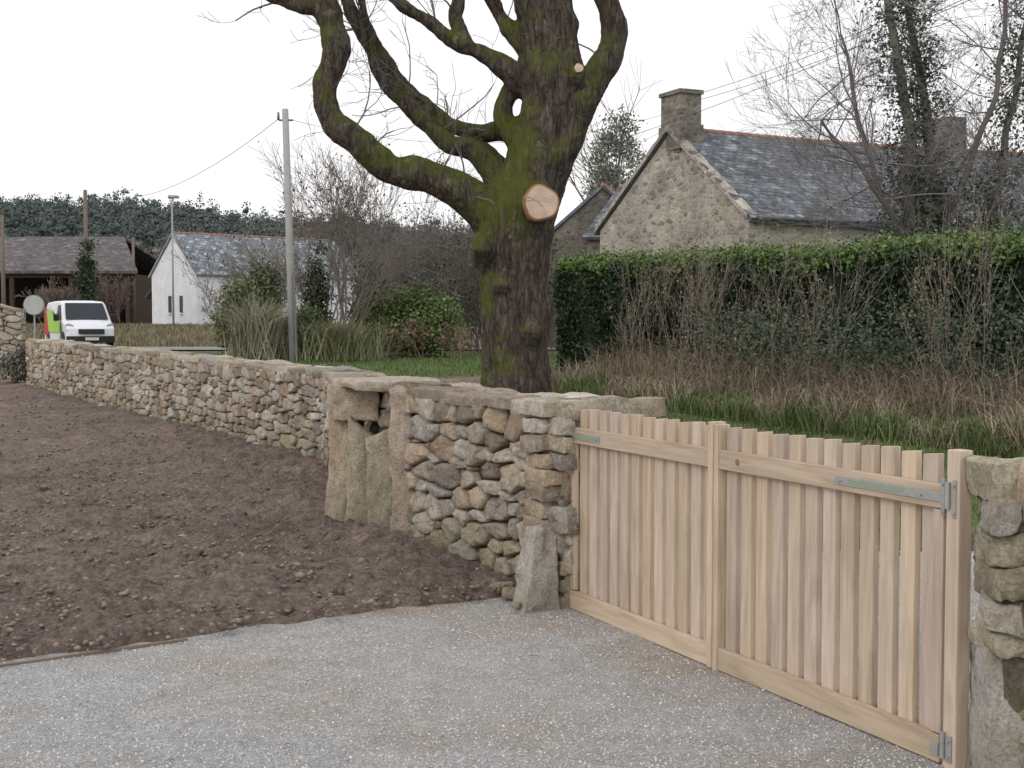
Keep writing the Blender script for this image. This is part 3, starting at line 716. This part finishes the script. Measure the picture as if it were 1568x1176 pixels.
# ---------------------------------------------------------------- mid shrubs
rt=empty('bare_shrub_tree'); tb=Tubes(.0065); tips=[]
for k in range(10):
    b=Vector((-6.2+R(-.6,.9),44.5+R(-.5,.5),.4)); grow(tb,b,(Vector((R(-.25,.4),0,1))).normalized(),R(2.9,3.7),R(.03,.055),0,4,4,.13,.6,.04,(.24,.205,.18),tips)
tb.out('branches',M_TWIG,rt); tp=np.array([t_[:] for t_ in tips]); hi=tp[tp[:,2]>4.2]
s=hi[rng.integers(0,len(hi),420)]+rng.normal(0,.08,(420,3)); leaves('red_leaves',s,.06,lcol(420,(.26,.13,.10),.4),rt)
P,k=clumps((-6.6,44.3,2.6),(.42,.4,2.1),30,80,.32,0); leaves('ivy',P,.065,lcol(len(P),(.07,.095,.05),.4)*k,rt)
def grassclump(name,c,rx,ry,n,h,cols,w=.02,lean=.3):
    B=np.stack([c[0]+rng.normal(0,rx,n),c[1]+rng.normal(0,ry,n),np.full(n,T(c[0],c[1]))],1); return blades(name,B,h,w,lean,cols)
grassclump('pampas_grass',(-8.3,42.6),.35,.4,2400,2.0,np.concatenate([lcol(900,(.18,.20,.12),.4),lcol(1500,(.44,.40,.31),.3)]),.012,.5)
grassclump('pampas_grass',(-5.8,43.0),.6,.5,2400,1.4,np.concatenate([lcol(1600,(.17,.20,.10),.4),lcol(800,(.36,.32,.23),.3)]),.014,.6)
P,k=clumps((-9.0,43.4,1.5),(.75,.6,1.3),64,150,.36,.3); leaves('evergreen_shrub',P,.06,lcol(len(P),(.16,.19,.10),.4)*k)
P,k=clumps((-8.6,45.5,2.2),(.6,.6,1.7),40,130,.36,.3); leaves('evergreen_shrub',P,.06,lcol(len(P),(.14,.165,.095),.4)*k)
P,k=clumps((-7.0,43.6,1.2),(.9,.6,.9),50,130,.34,.3); leaves('evergreen_shrub',P,.06,lcol(len(P),(.12,.15,.08),.4)*k)
P,k=clumps((-3.4,46,1.5),(1.9,1.0,1.3),105,170,.42,.4); leaves('green_bush',P,.06,lcol(len(P),(.15,.205,.08),.35)*k)
P,k=clumps((-5.0,47.5,2.2),(1.0,1.0,1.7),50,130,.42,.3); leaves('evergreen_shrub',P,.065,lcol(len(P),(.115,.14,.085),.4)*k)
def twigbush(name,x,y,w,h,ns=26,col=(.12,.10,.09),leafc=None,nl=0,maxl=3,minr=.007):
    e=empty(name); tb=Tubes(minr); tips=[]
    for i in range(ns):
        b=Vector((x+R(-w,w)*.7,y+R(-.8,.8),T(x,y))); g=R(.75,1.3)
        grow(tb,b,(Vector((R(-.35,.35),0,1))).normalized(),h*.5*R(.7,1.15),.026,0,maxl,4,.16,.65,.04,tuple(c*g for c in col),tips,4,4)
    tb.out('branches',M_TWIG,e)
    if nl:
        tp=np.array([t_[:] for t_ in tips]); s=tp[rng.integers(0,len(tp),nl)]+rng.normal(0,.12,(nl,3)); leaves('foliage',s,.06,lcol(nl,leafc,.4),e)
twigbush('bare_thicket',-2.6,56,1.8,5.8,28,(.17,.15,.14),(.12,.115,.095),4500)
twigbush('bare_thicket',-5.0,58,1.4,4.8,22,(.20,.18,.17),(.14,.14,.105),2500)
twigbush('bare_thicket',-1.0,50,1.3,4.6,20,(.18,.155,.14),(.11,.11,.08),2000)
twigbush('bare_thicket',-3.0,44.4,1.9,1.2,14,(.22,.17,.13),(.20,.15,.10),600)
twigbush('bare_thicket',1.2,46,1.2,3.5,14,(.17,.15,.13),(.11,.11,.08),2000)
twigbush('bare_thicket',-9.6,50,1.4,4.2,20,(.24,.22,.19),(.16,.165,.11),1500)
twigbush('brown_shrub',-25.8,84,1.2,3.4,12,(.18,.135,.125),(.16,.12,.10),900,minr=.012)
twigbush('brown_shrub',-28.6,84,1.0,3.0,9,(.18,.135,.125),(.16,.12,.10),700,minr=.012)
twigbush('brown_shrub',-30.5,86,1.0,2.6,9,(.20,.16,.14),(.16,.13,.10),700,minr=.012)
twigbush('brown_shrub',-17.5,82,1.6,3.4,12,(.22,.19,.16),(.17,.15,.10),1200,minr=.012)
n=12000; P=np.stack([rng.uniform(-32,-8,n),rng.uniform(60,84,n),np.zeros(n)],1); P[:,2]=Tn(P[:,1]); cl=lcol(n,(.25,.20,.14),.4); gr=rng.random(n)<.3; cl[gr]=lcol(gr.sum(),(.11,.15,.06),.3); blades('roadside_dead_grass',P,.3,.02,.5,cl)
P,k=clumps((-11.9,31.6,.55),(.45,.35,.5),18,80,.2,.3); leaves('lavender_shrub',P,.05,lcol(len(P),(.17,.17,.135),.4)*k)
ev=empty('eucalyptus_tree'); tb=Tubes(.01); tips=[]
grow(tb,Vector((6,76,1)),Vector((0,0,1)),7.5,.22,0,3,6,.08,.7,.05,(.2,.17,.14),tips,6,6); tb.out('branches',M_TWIG,ev)
P,k=clumps((6.0,76,9.0),(2.1,1.6,4.6),110,100,.6,.2); leaves('foliage',P,.09,lcol(len(P),(.22,.245,.205),.3)*k,ev)

# ---------------------------------------------------------------- buildings
def obox(name,c,ex,ey,ez,hx,hy,z0,z1,mat,parent):
    c=Vector(c);V=[]
    for z in (z0,z1):
        for a,b in ((-1,-1),(1,-1),(1,1),(-1,1)):
            q=c+ex*hx*a+ey*hy*b; V.append((q.x,q.y,z))
    return mk(name,V,[[0,3,2,1],[4,5,6,7],[0,1,5,4],[1,2,6,5],[2,3,7,6],[3,0,4,7]],mat,parent=parent)
def house(name,C,A,rd,L,z0,ze,za,mw,mr,ridge=True,over=.12,th=.14,sag=0):
    e=empty(name); C=Vector((*C,0));A=Vector((*A,0)); rd=Vector((*rd,0)).normalized(); M=(C+A)/2
    C2,A2,M2=C+rd*L,A+rd*L,M+rd*L
    def z(v,h): return (v.x,v.y,h)
    V=[z(C,z0),z(C,ze),z(M,za),z(A,ze),z(A,z0),z(C2,z0),z(C2,ze),z(M2,za),z(A2,ze),z(A2,z0)]
    mk('walls',V,[[0,1,2,3,4],[9,8,7,6,5],[0,5,6,1],[4,3,8,9]],mw,parent=e)
    g=(C-A).normalized(); hw=(C-A).length/2; sl=math.hypot(hw,za-ze)
    for nm,s in (('roof_front',1),('roof_back',-1)):
        dn=(Vector((g.x*s*hw,g.y*s*hw,ze-za))).normalized(); nr=dn.cross(rd); nr=nr if nr.z>0 else -nr
        a=Vector(z(M,za))-rd*over+nr*.03; b=a+rd*(L+2*over); S=sl+.25
        nu,nv=24,10; V=[];UV=[];F=[]
        for j in range(nv+1):
            for i in range(nu+1):
                k=i/nu; q=a+(b-a)*k+dn*S*j/nv; q=q+Vector((0,0,-sag*math.sin(math.pi*k)+.03*noise.noise(Vector((i*.7,j*.7,L)))))
                V.append(q+nr*th)
        top=len(V); V+= [v-nr*th for v in V]
        for j in range(nv):
            for i in range(nu):
                p=[j*(nu+1)+i,j*(nu+1)+i+1,(j+1)*(nu+1)+i+1,(j+1)*(nu+1)+i]; F.append(p)
                for q in p: UV.append(((q%(nu+1))/nu*(L+2*over),(q//(nu+1))/nv*S))
        def side(ids):
            for x,y in zip(ids[:-1],ids[1:]):
                F.append([x,y,y+top,x+top]); UV.extend([(0,.05)]*4)
        side(list(range(nu+1))); side([nv*(nu+1)+i for i in range(nu+1)]); side([j*(nu+1) for j in range(nv+1)]); side([j*(nu+1)+nu for j in range(nv+1)])
        F.append([top,top+nu,top+nv*(nu+1)+nu,top+nv*(nu+1)]); UV.extend([(0,.05)]*4)
        mk(nm,[tuple(v) for v in V],F,mr,parent=e,uv=UV)
    if ridge:
        tb=Tubes(); n=int((L+.2)/.38)
        for i in range(n):
            p=M+rd*(i*.38-.1); p.z=za+th+.01-sag*math.sin(math.pi*i/n); tb.tube([p,p+rd*.36],[.11,.125],8,(1,1,1),cap=True)
        tb.out('ridge_tiles',M_RIDGE,e)
    return e,M,rd,g
sh,M,rd,g=house('stone_farmhouse',(7.58,42),(3.25,48.4),(.905,.425),17,.2,4.95,8.1,M_HS,M_SLATE,sag=.12)
cc=M+rd*.45
M_CH=mat_houseStone('chimney_stone',.66)
ry=Vector((-rd.y,rd.x,0))
obox('chimney',(cc.x,cc.y,0),rd,ry,None,.42,.62,7.4,9.38,M_CH,sh)
obox('chimney_cap',(cc.x,cc.y,0),rd,ry,None,.48,.68,9.38,9.52,M_CH,sh)
obox('chimney_shoulder',(cc.x,cc.y,0),rd,ry,None,.48,.68,7.5,8.35,M_CH,sh)
for s in (1,-1):
    e0=M+g*s*((4.33**2+6.4**2)**.5/2+.1)
    a=Vector((M.x,M.y,8.22))-rd*.06; b=Vector((e0.x,e0.y,4.98))-rd*.06
    V=[];n=16
    for i in range(n+1):
        q=a+(b-a)*i/n; j=.03*math.sin(i*2.3)
        for o in (rd*-.1+Vector((0,0,-.06)),rd*-.1+Vector((0,0,.10+j)),rd*.25+Vector((0,0,.12+j)),rd*.25+Vector((0,0,-.04))): V.append(tuple(q+o))
    F=[]
    for i in range(n):
        for k in range(4): x=i*4+k;y=i*4+(k+1)%4; F.append([x,y,y+4,x+4])
    mk('verge_coping',V,F,M_HS,parent=sh)
c2=M+rd*12.5; obox('chimney_rear',(c2.x,c2.y,0),rd,ry,None,.4,.55,7.6,9.4,M_CH,sh)
gut=Tubes(); a=Vector((7.58,42,4.93))+g*.36; gut.tube([a,a+rd*17],[.06,.06],8,(1,1,1),cap=True); gut.out('gutter',m_plain('gutter_zinc',(.10,.10,.11),.5),sh)
for k in (3,7.5,12): 
    q=Vector((7.58,42,0))+rd*k; obox('window_frame',(q.x,q.y,0),rd,g,None,.52,.06,1.3,2.65,m_plain('white_paint',(.6,.6,.58),.5),sh); obox('window_glass',(q.x,q.y,0),rd,g,None,.44,.075,1.38,2.57,M_GLASS,sh)
house('stone_outbuilding',(7.0,60),(1.2,58.5),(.2,1),8,.3,5.0,7.6,mat_houseStone('outbuilding_stone',.62),M_SLATE)
house('slate_roof_outbuilding',(3.2,56),(6.6,62),(.95,-.3),7,.3,5.2,7.5,mat_houseStone('annex_stone',.62),M_SLATE)
M_WHITE=m_plain('white_render',(.74,.76,.80),.9,0,1.5)
wh,M,rd,g=house('white_house',(-21.2,88),(-25.4,92.3),(.75,.66),13,1.0,4.8,7.5,M_WHITE,M_SLATE2)
C=Vector((-21.2,88,0));A=Vector((-25.4,92.3,0)); gg=(A-C).normalized(); out=Vector((-rd.x,-rd.y,0))
for k in (2.0,3.5):
    q=C+gg*k; obox('slit_window',(q.x,q.y,0),gg,out,None,.17,.06,2.2,3.35,M_GLASS,wh); obox('sill',(q.x,q.y,0),gg,out,None,.24,.12,2.08,2.18,M_WHITE,wh)
V=[];p0=A-out*.5;p1=A-out*5
for p in (p0,p1):
    for d_,zz in ((0,4.6),(1.9,3.2)): r=p+gg*d_; V.append((r.x,r.y,zz))
V+=[(a_,b_,c_+.12) for a_,b_,c_ in V]
mk('lean_to_roof',V,[[0,1,3,2],[4,6,7,5],[0,4,5,1],[2,3,7,6],[1,5,7,3],[0,2,6,4]],M_SLATE2,parent=wh,uv=[(0,0)]*24)
for k in (.6,3.5): 
    r=p0+gg*1.7-out*k; obox('lean_to_post',(r.x,r.y,0),gg,out,None,.09,.09,1.0,3.3,m_plain('post_paint',(.3,.32,.35),.7),wh)
bn_=empty('open_barn'); M_TIM=m_plain('barn_timber',(.06,.045,.035),.9,0,4)
V=[(-54,99,5.2),(-28.3,99,5.2),(-31.5,106.5,8.25),(-54,106.5,8.25),(-54,114,5.2),(-28.3,114,5.2)]
V2=[(a,b,c+.2) for a,b,c in V]; 
UV=[]
F=[[6,7,8,9],[9,8,11,10],[0,3,2,1],[3,4,5,2],[0,1,7,6],[1,2,8,7],[2,5,11,8],[4,10,11,5]]
for f in F:
    for i in f: p=(V+V2)[i]; UV.append((p[0],p[1]*1.07))
mk('roof',V+V2,F,M_BROOF,parent=bn_,uv=UV)
ex=Vector((1,0,0));ey=Vector((0,1,0))
obox('back_wall',(-41.5,113.5,0),ex,ey,None,12.5,.15,1,5.3,M_TIM,bn_)
for x in (-53,-48,-43,-38,-33.5,-29.2): obox('post',(x,99.5,0),ex,ey,None,.16,.16,1,5.2,M_TIM,bn_)
obox('end_wall',(-29.0,106.5,0),ex,ey,None,.12,6.9,1,5.2,M_TIM,bn_)
obox('eave_beam',(-41.2,99.5,0),ex,ey,None,12.6,.12,4.9,5.18,M_TIM,bn_)
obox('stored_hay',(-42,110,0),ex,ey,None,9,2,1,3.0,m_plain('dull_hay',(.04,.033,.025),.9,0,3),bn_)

t=NT('asphalt'); n=t.noise(3,5); t.base(t.mix((.22,.22,.22),(.28,.275,.27),n)); M_ASPH=t.m
xs=np.linspace(-60,14,90)
V,F=grid(xs,np.linspace(0,1,6),lambda X,Y:X*0)
X=V[:,0]; cy=56.5+.03*(X+20); V[:,1]=cy+(V[:,1]-.5)*6; V[:,2]=Tn(V[:,1])+.035; mk('road',V,F,M_ASPH)

# ---------------------------------------------------------------- poles, wires, sign
def pole(name,x,y,z0,z1,r0,r1,mat,lean=0):
    e=empty(name); tb=Tubes(); tb.tube([Vector((x,y,z0)),Vector((x+lean*.5,y,(z0+z1)/2)),Vector((x+lean,y,z1))],[r0,(r0+r1)/2,r1],12,(1,1,1),cap=True); tb.out('shaft',mat,e); return e
M_POLE=m_plain('weathered_pole',(.40,.40,.40),.8,0,5); M_WP=m_plain('old_wood_pole',(.19,.16,.13),.9,0,5)
up=pole('utility_pole',-7.03,42,.3,8.4,.14,.10,M_POLE,-.2)
tb=Tubes()
tb.tube([Vector((-7.43,42,8.05)),Vector((-6.98,42,8.05))],[.03,.03],6,(1,1,1),cap=True)
for dx in (-.25,.02): tb.tube([Vector((-7.20+dx,42,8.05)),Vector((-7.20+dx,42,8.3))],[.045,.035],8,(1,1,1),cap=True)
tb.tube([Vector((-6.90,41.87,.4)),Vector((-6.98,41.87,3.2))],[.04,.04],6,(1,1,1)); tb.out('bracket',m_plain('pole_fitting',(.2,.2,.2),.5),up)
p1=pole('utility_pole',-26.0,80,1,9.6,.15,.11,M_WP); 
P,k=clumps((-26,80,4),(.35,.35,3.4),40,80,.4,0); leaves('ivy',P,.10,lcol(len(P),(.06,.09,.05),.4)*k,p1)
pole('utility_pole',-30.7,79,1,8.0,.14,.1,M_WP); pole('utility_pole',-28.9,100,1,8.0,.13,.1,M_WP)
lamp=pole('street_lamp',-22.4,86.5,1,9.6,.07,.05,m_plain('lamp_steel',(.35,.37,.38),.5))
tb=Tubes(); tb.tube([Vector((-22.4,86.5,9.55)),Vector((-22.3,86.5,9.75)),Vector((-21.9,86.5,9.8))],[.05,.05,.04],6,(1,1,1)); tb.tube([Vector((-22.6,86.5,9.8)),Vector((-22.0,86.5,9.8))],[.14,.1],8,(1,1,1),cap=True); tb.out('lantern',M_ZINC,lamp)
wr=Tubes()
def wire(a,b,sag,r=.012,n=24):
    a=Vector(a);b=Vector(b); pts=[]
    for i in range(n+1): k=i/n; q=a+(b-a)*k; q.z-=sag*4*k*(1-k); pts.append(q)
    wr.tube(pts,[r]*(n+1),4,(.03,.03,.03))
wire((-7.43,42,8.1),(-26,80,9.4),1.2,.009)
wire((-7.18,42,8.1),(6.0,44.5,8.9),1.0,.008); wire((-7.1,42,5.6),(6,45,8.6),1.2,.008)
wire((5.9,44.5,9.2),(14,18,10.0),.5,.009); wire((5.9,44.5,9.0),(13.2,18,9.4),.5,.009); wire((3.0,50,8.2),(13.6,18,9.7),.5,.009)
wire((-26,80,9.0),(-60,78,9.5),.7,.014); wire((-26,80,8.4),(-22,130,9),.7,.014)
wr.out('overhead_wires',m_plain('cable',(.08,.08,.08),.7))
sg=empty('traffic_sign'); sx_,sy_=-18.7,51.2
tb=Tubes(); tb.tube([Vector((sx_,sy_,.3)),Vector((sx_,sy_,2.6))],[.035,.035],8,(1,1,1)); tb.out('post',M_ZINC,sg)
v,f=cyl_pts(Vector((sx_,sy_-.05,2.27)),Vector((.25,-1,0)),.37,.025,32); mk('disc',v,f,m_plain('sign_back_grey',(.5,.5,.5),.5,0,3),parent=sg)
v,f=cyl_pts(Vector((sx_,sy_-.035,2.27)),Vector((.25,-1,0)),.40,.022,32); mk('rim',v,f,m_plain('sign_rim',(.25,.25,.26),.5),parent=sg)

# ---------------------------------------------------------------- van
van=empty('parked_van'); MW=m_plain('van_white_paint',(.78,.80,.84),.3); MB=m_plain('black_plastic',(.03,.03,.032),.5)
prof=[(-2.4,.38),(-2.45,1.2),(-2.38,1.9),(-2.25,1.98),(-1,2.02),(.7,2.0),(1.0,1.92),(1.72,1.25),(1.85,1.17),(2.25,1.02),(2.42,.88),(2.47,.6),(2.42,.38)]
def hw(z): return .96 if z<1.15 else .96-.13*((z-1.15)/.85)**1.3
V=[];nP=len(prof); cols_=[-1,-.92,-.5,0,.5,.92,1]
for x,z in prof:
    for c_ in cols_:
        front=max(0,x-1.0); xx=x-(.16*c_*c_ if x>1.6 else .05*c_*c_ if x>.6 else 0); zz=z-(.05*abs(c_)**4 if z>1.1 else 0)
        V.append((xx,c_*hw(z)*(1-.05*(front/1.4)**2),zz))
k_=len(cols_); F=[]
for i in range(nP):
    for j in range(k_-1):
        a=i*k_+j; b=((i+1)%nP)*k_+j; F.append([a,a+1,b+1,b])
F.append([i*k_ for i in range(nP)]); F.append([i*k_+k_-1 for i in range(nP)][::-1])
body=mk('body',V,F,MW,parent=van,smooth=False); b=body.modifiers.new('b','BEVEL'); b.width=.03; b.segments=2; b.limit_method='ANGLE'; b.angle_limit=.5
def poly(name,pts,mat): return mk(name,pts,[list(range(len(pts)))],mat,parent=van)
W=[];cs=(-.86,-.5,0,.5,.86)
for (x0,z0_,q_) in ((1.78,1.24,.16),(1.44,1.56,.11),(1.08,1.90,.06)):
    for c_ in cs: W.append((x0-q_*c_*c_,c_*(hw(z0_)-.0),z0_))
mk('windscreen',W,[[r_*5+i,r_*5+i+1,r_*5+i+6,r_*5+i+5] for r_ in (0,1) for i in range(4)],M_GLASS,parent=van)
for s in (-1,1):
    y=lambda z:s*(hw(z)+.012)
    poly('side_window',[(1.35,y(1.2),1.22),(.35,y(1.2),1.22),(.35,y(1.8),1.82),(.85,y(1.8),1.82)],M_GLASS)
    poly('hivis_band',[(1.2,y(.9),.72),(-2.3,y(.9),.72),(-2.3,y(1.0),1.62),(-.6,y(1.0),1.62),(.1,y(1.0),1.15),(1.2,y(.9),1.15)],m_plain('hivis_yellow',(.40,.66,.12),.4))
    poly('red_band',[(-1.3,s*(hw(1)+.02),.6),(-2.35,s*(hw(1)+.02),.6),(-2.35,s*(hw(1)+.02),1.75),(-1.9,s*(hw(1)+.02),1.75)],m_plain('van_red',(.5,.04,.04),.4))
    poly('headlight',[(2.20,s*.66,1.03),(2.37,s*.55,.80),(2.28,s*.93,.78),(2.10,s*.93,1.04),(2.12,s*.80,1.08)],m_plain('headlamp',(.30,.33,.37),.1))
    for x in (-1.6,1.55):
        v,f=cyl_pts(Vector((x,s*.80,.33)),Vector((0,s,0)),.33,.17,24); mk('wheel',v,f,MB,parent=van)
        v,f=cyl_pts(Vector((x,s*.975,.33)),Vector((0,s,0)),.2,.01,16); mk('hubcap',v,f,M_ZINC,parent=van)
        v,f=cyl_pts(Vector((x,s*.90,.36)),Vector((0,s,0)),.40,.068,24); mk('wheel_arch',v,f,MB,parent=van)
    rock('mirror',(1.25,s*1.12,1.32),(.12,.2,.26),0,(0,0),.0,van,(.03,.03,.03)).data.materials[0]=MB
v=[(2.50,-.5,.66),(2.52,0,.66),(2.50,.5,.66),(2.46,.5,.86),(2.48,0,.86),(2.46,-.5,.86)]; poly('grille',v,MB)
obb=[(2.30,-.93,.32),(2.5,-.6,.32),(2.56,0,.32),(2.5,.6,.32),(2.30,.93,.32),(2.30,.93,.58),(2.5,.6,.58),(2.56,0,.58),(2.5,-.6,.58),(2.30,-.93,.58)]
mk('bumper',obb,[[0,1,8,9],[1,2,7,8],[2,3,6,7],[3,4,5,6]],MB,parent=van)
poly('number_plate',[(2.575,-.26,.42),(2.575,.26,.42),(2.575,.26,.53),(2.575,-.26,.53)],m_plain('plate',(.7,.7,.7),.4))
van.location=(-17.75,53.6,T(0,53.6)+.04); van.rotation_euler=(0,0,math.radians(-90+29)); 

# ---------------------------------------------------------------- distant woods
df=empty('wooded_hills')
def hillz(X,Y):
    r=np.clip((Y-135)/100,0,1); r=r*r*(3-2*r)
    top=15.6*(1-.5*np.clip((X+50)/60,0,1))+1.2*np.sin(X*.06+1)+.6*np.sin(X*.17)
    back=np.clip((Y-270)/250,0,1)
    return 1.3+r*top*(1-back*.6)
V,F=grid(np.linspace(-260,200,90),np.linspace(130,600,60),hillz); mk('hill_ground',V,F,m_plain('hazed_hill_scrub',(.10,.12,.11),.95,0,.1),parent=df,smooth=True)  # distance haze is put into the scrub's grey-blue base colour
LC=[];LS=[];LCol=[];P=[];Cc=[];n=2100
ty_=138+112*rng.random(n); tx_=rng.uniform(-.56,.0,n)*ty_+4
for x,y in zip(tx_,ty_):
    pine=y>185; h=rng.uniform(3.6,6.6) if pine else rng.uniform(3.2,6.0); w=rng.uniform(1.2,2.6)
    if pine and rng.random()<.12: h*=1.25
    z=float(hillz(np.array(x),np.array(y)))
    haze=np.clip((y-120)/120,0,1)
    u_=rng.random()
    if u_<.45 and not pine: b=np.array([.21,.185,.16])
    elif u_<.6 and not pine: b=np.array([.21,.21,.135])
    else: b=np.array([.075,.095,.072])
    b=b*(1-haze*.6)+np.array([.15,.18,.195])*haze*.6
    b=b*rng.uniform(.9,1.12)
    nl_=6
    # conical-to-rounded crown: a stack of small masses reaching down to the ground, fuzzed with foliage
    tt=rng.uniform(.12,1,nl_); wd=w*(1.05-.65*tt**2)
    off=np.stack([rng.normal(0,.38,nl_)*wd,rng.normal(0,.38,nl_)*wd,tt*h*.9],1); c0=np.array([x,y,z])
    LC.append(off+c0); LS.append(.48*wd); LCol.append(b[None]*(.75+.3*tt)[:,None])
    m_=150; t2=rng.uniform(.1,1,m_)**.8; w2=w*(1.05-.75*t2**2)*.62
    q=np.stack([rng.normal(0,1,m_)*w2,rng.normal(0,1,m_)*w2,t2*h*1.0+rng.normal(0,.18,m_)],1)+c0
    P.append(q); Cc.append(lcol(m_,b,.16,.03)*(.82+.3*t2)[:,None])
pebbles('tree_masses',np.concatenate(LC),np.concatenate(LS),np.concatenate(LCol),M_LEAF,flat=.8,parent=df,base=ICO2,jl=.6)
leaves('tree_crowns',np.concatenate(P),.21,np.concatenate(Cc),df)
P=[];Cc=[]
for k in range(120):
    x=rng.uniform(-68,2); y=rng.uniform(116,140); h=rng.uniform(4.0,8.0)*(1 if x<-30 else .8); w=rng.uniform(1.5,3); m_=330
    q=rng.normal(size=(m_,3))*.42*np.array([w,w,h*.42])+np.array([x,y,1.3+h*.5]); P.append(q)
    b=[(.21,.185,.165),(.18,.185,.13),(.24,.21,.175),(.12,.135,.105)][rng.integers(0,4)]; Cc.append(lcol(m_,b,.25))
leaves('copse',np.concatenate(P),.17,np.concatenate(Cc))

# ---------------------------------------------------------------- light
w=bpy.data.worlds.new("World"); scene.world=w; w.use_nodes=True; nt=w.node_tree; bg=nt.nodes['Background']
sky=nt.nodes.new('ShaderNodeTexSky'); sky.sky_type='NISHITA'; sky.sun_disc=False
el=math.radians(32); az=math.radians(215)
sky.sun_elevation=el; sky.sun_rotation=az; sky.dust_density=3; sky.air_density=1
mx=nt.nodes.new('ShaderNodeMix'); mx.data_type='RGBA'; mx.inputs[0].default_value=.9
nt.links.new(sky.outputs[0],mx.inputs[6]); mx.inputs[7].default_value=(11.5,11.4,11.5,1)
nt.links.new(mx.outputs[2],bg.inputs['Color']); bg.inputs['Strength'].default_value=.1
sd=bpy.data.lights.new('sun','SUN'); sd.energy=.7; sd.angle=math.radians(20); sd.color=(1,.92,.84); so=bpy.data.objects.new('sun',sd); link(so)
dv=Vector((math.sin(az)*math.cos(el),math.cos(az)*math.cos(el),math.sin(el)))
so.rotation_euler=dv.to_track_quat('Z','Y').to_euler()

cam=bpy.data.cameras.new('camera'); co=bpy.data.objects.new('camera',cam); link(co); co.location=(0,0,1.68)
co.rotation_euler=(math.radians(90-2.8),0,0); cam.sensor_width=36; cam.lens=45.9; cam.clip_end=6000; cam.clip_start=.05
scene.camera=co
scene.view_settings.view_transform='Standard'; scene.view_settings.look='None'; scene.view_settings.exposure=0
print('faces',sum(len(o.data.polygons) for o in scene.objects if o.type=='MESH'))
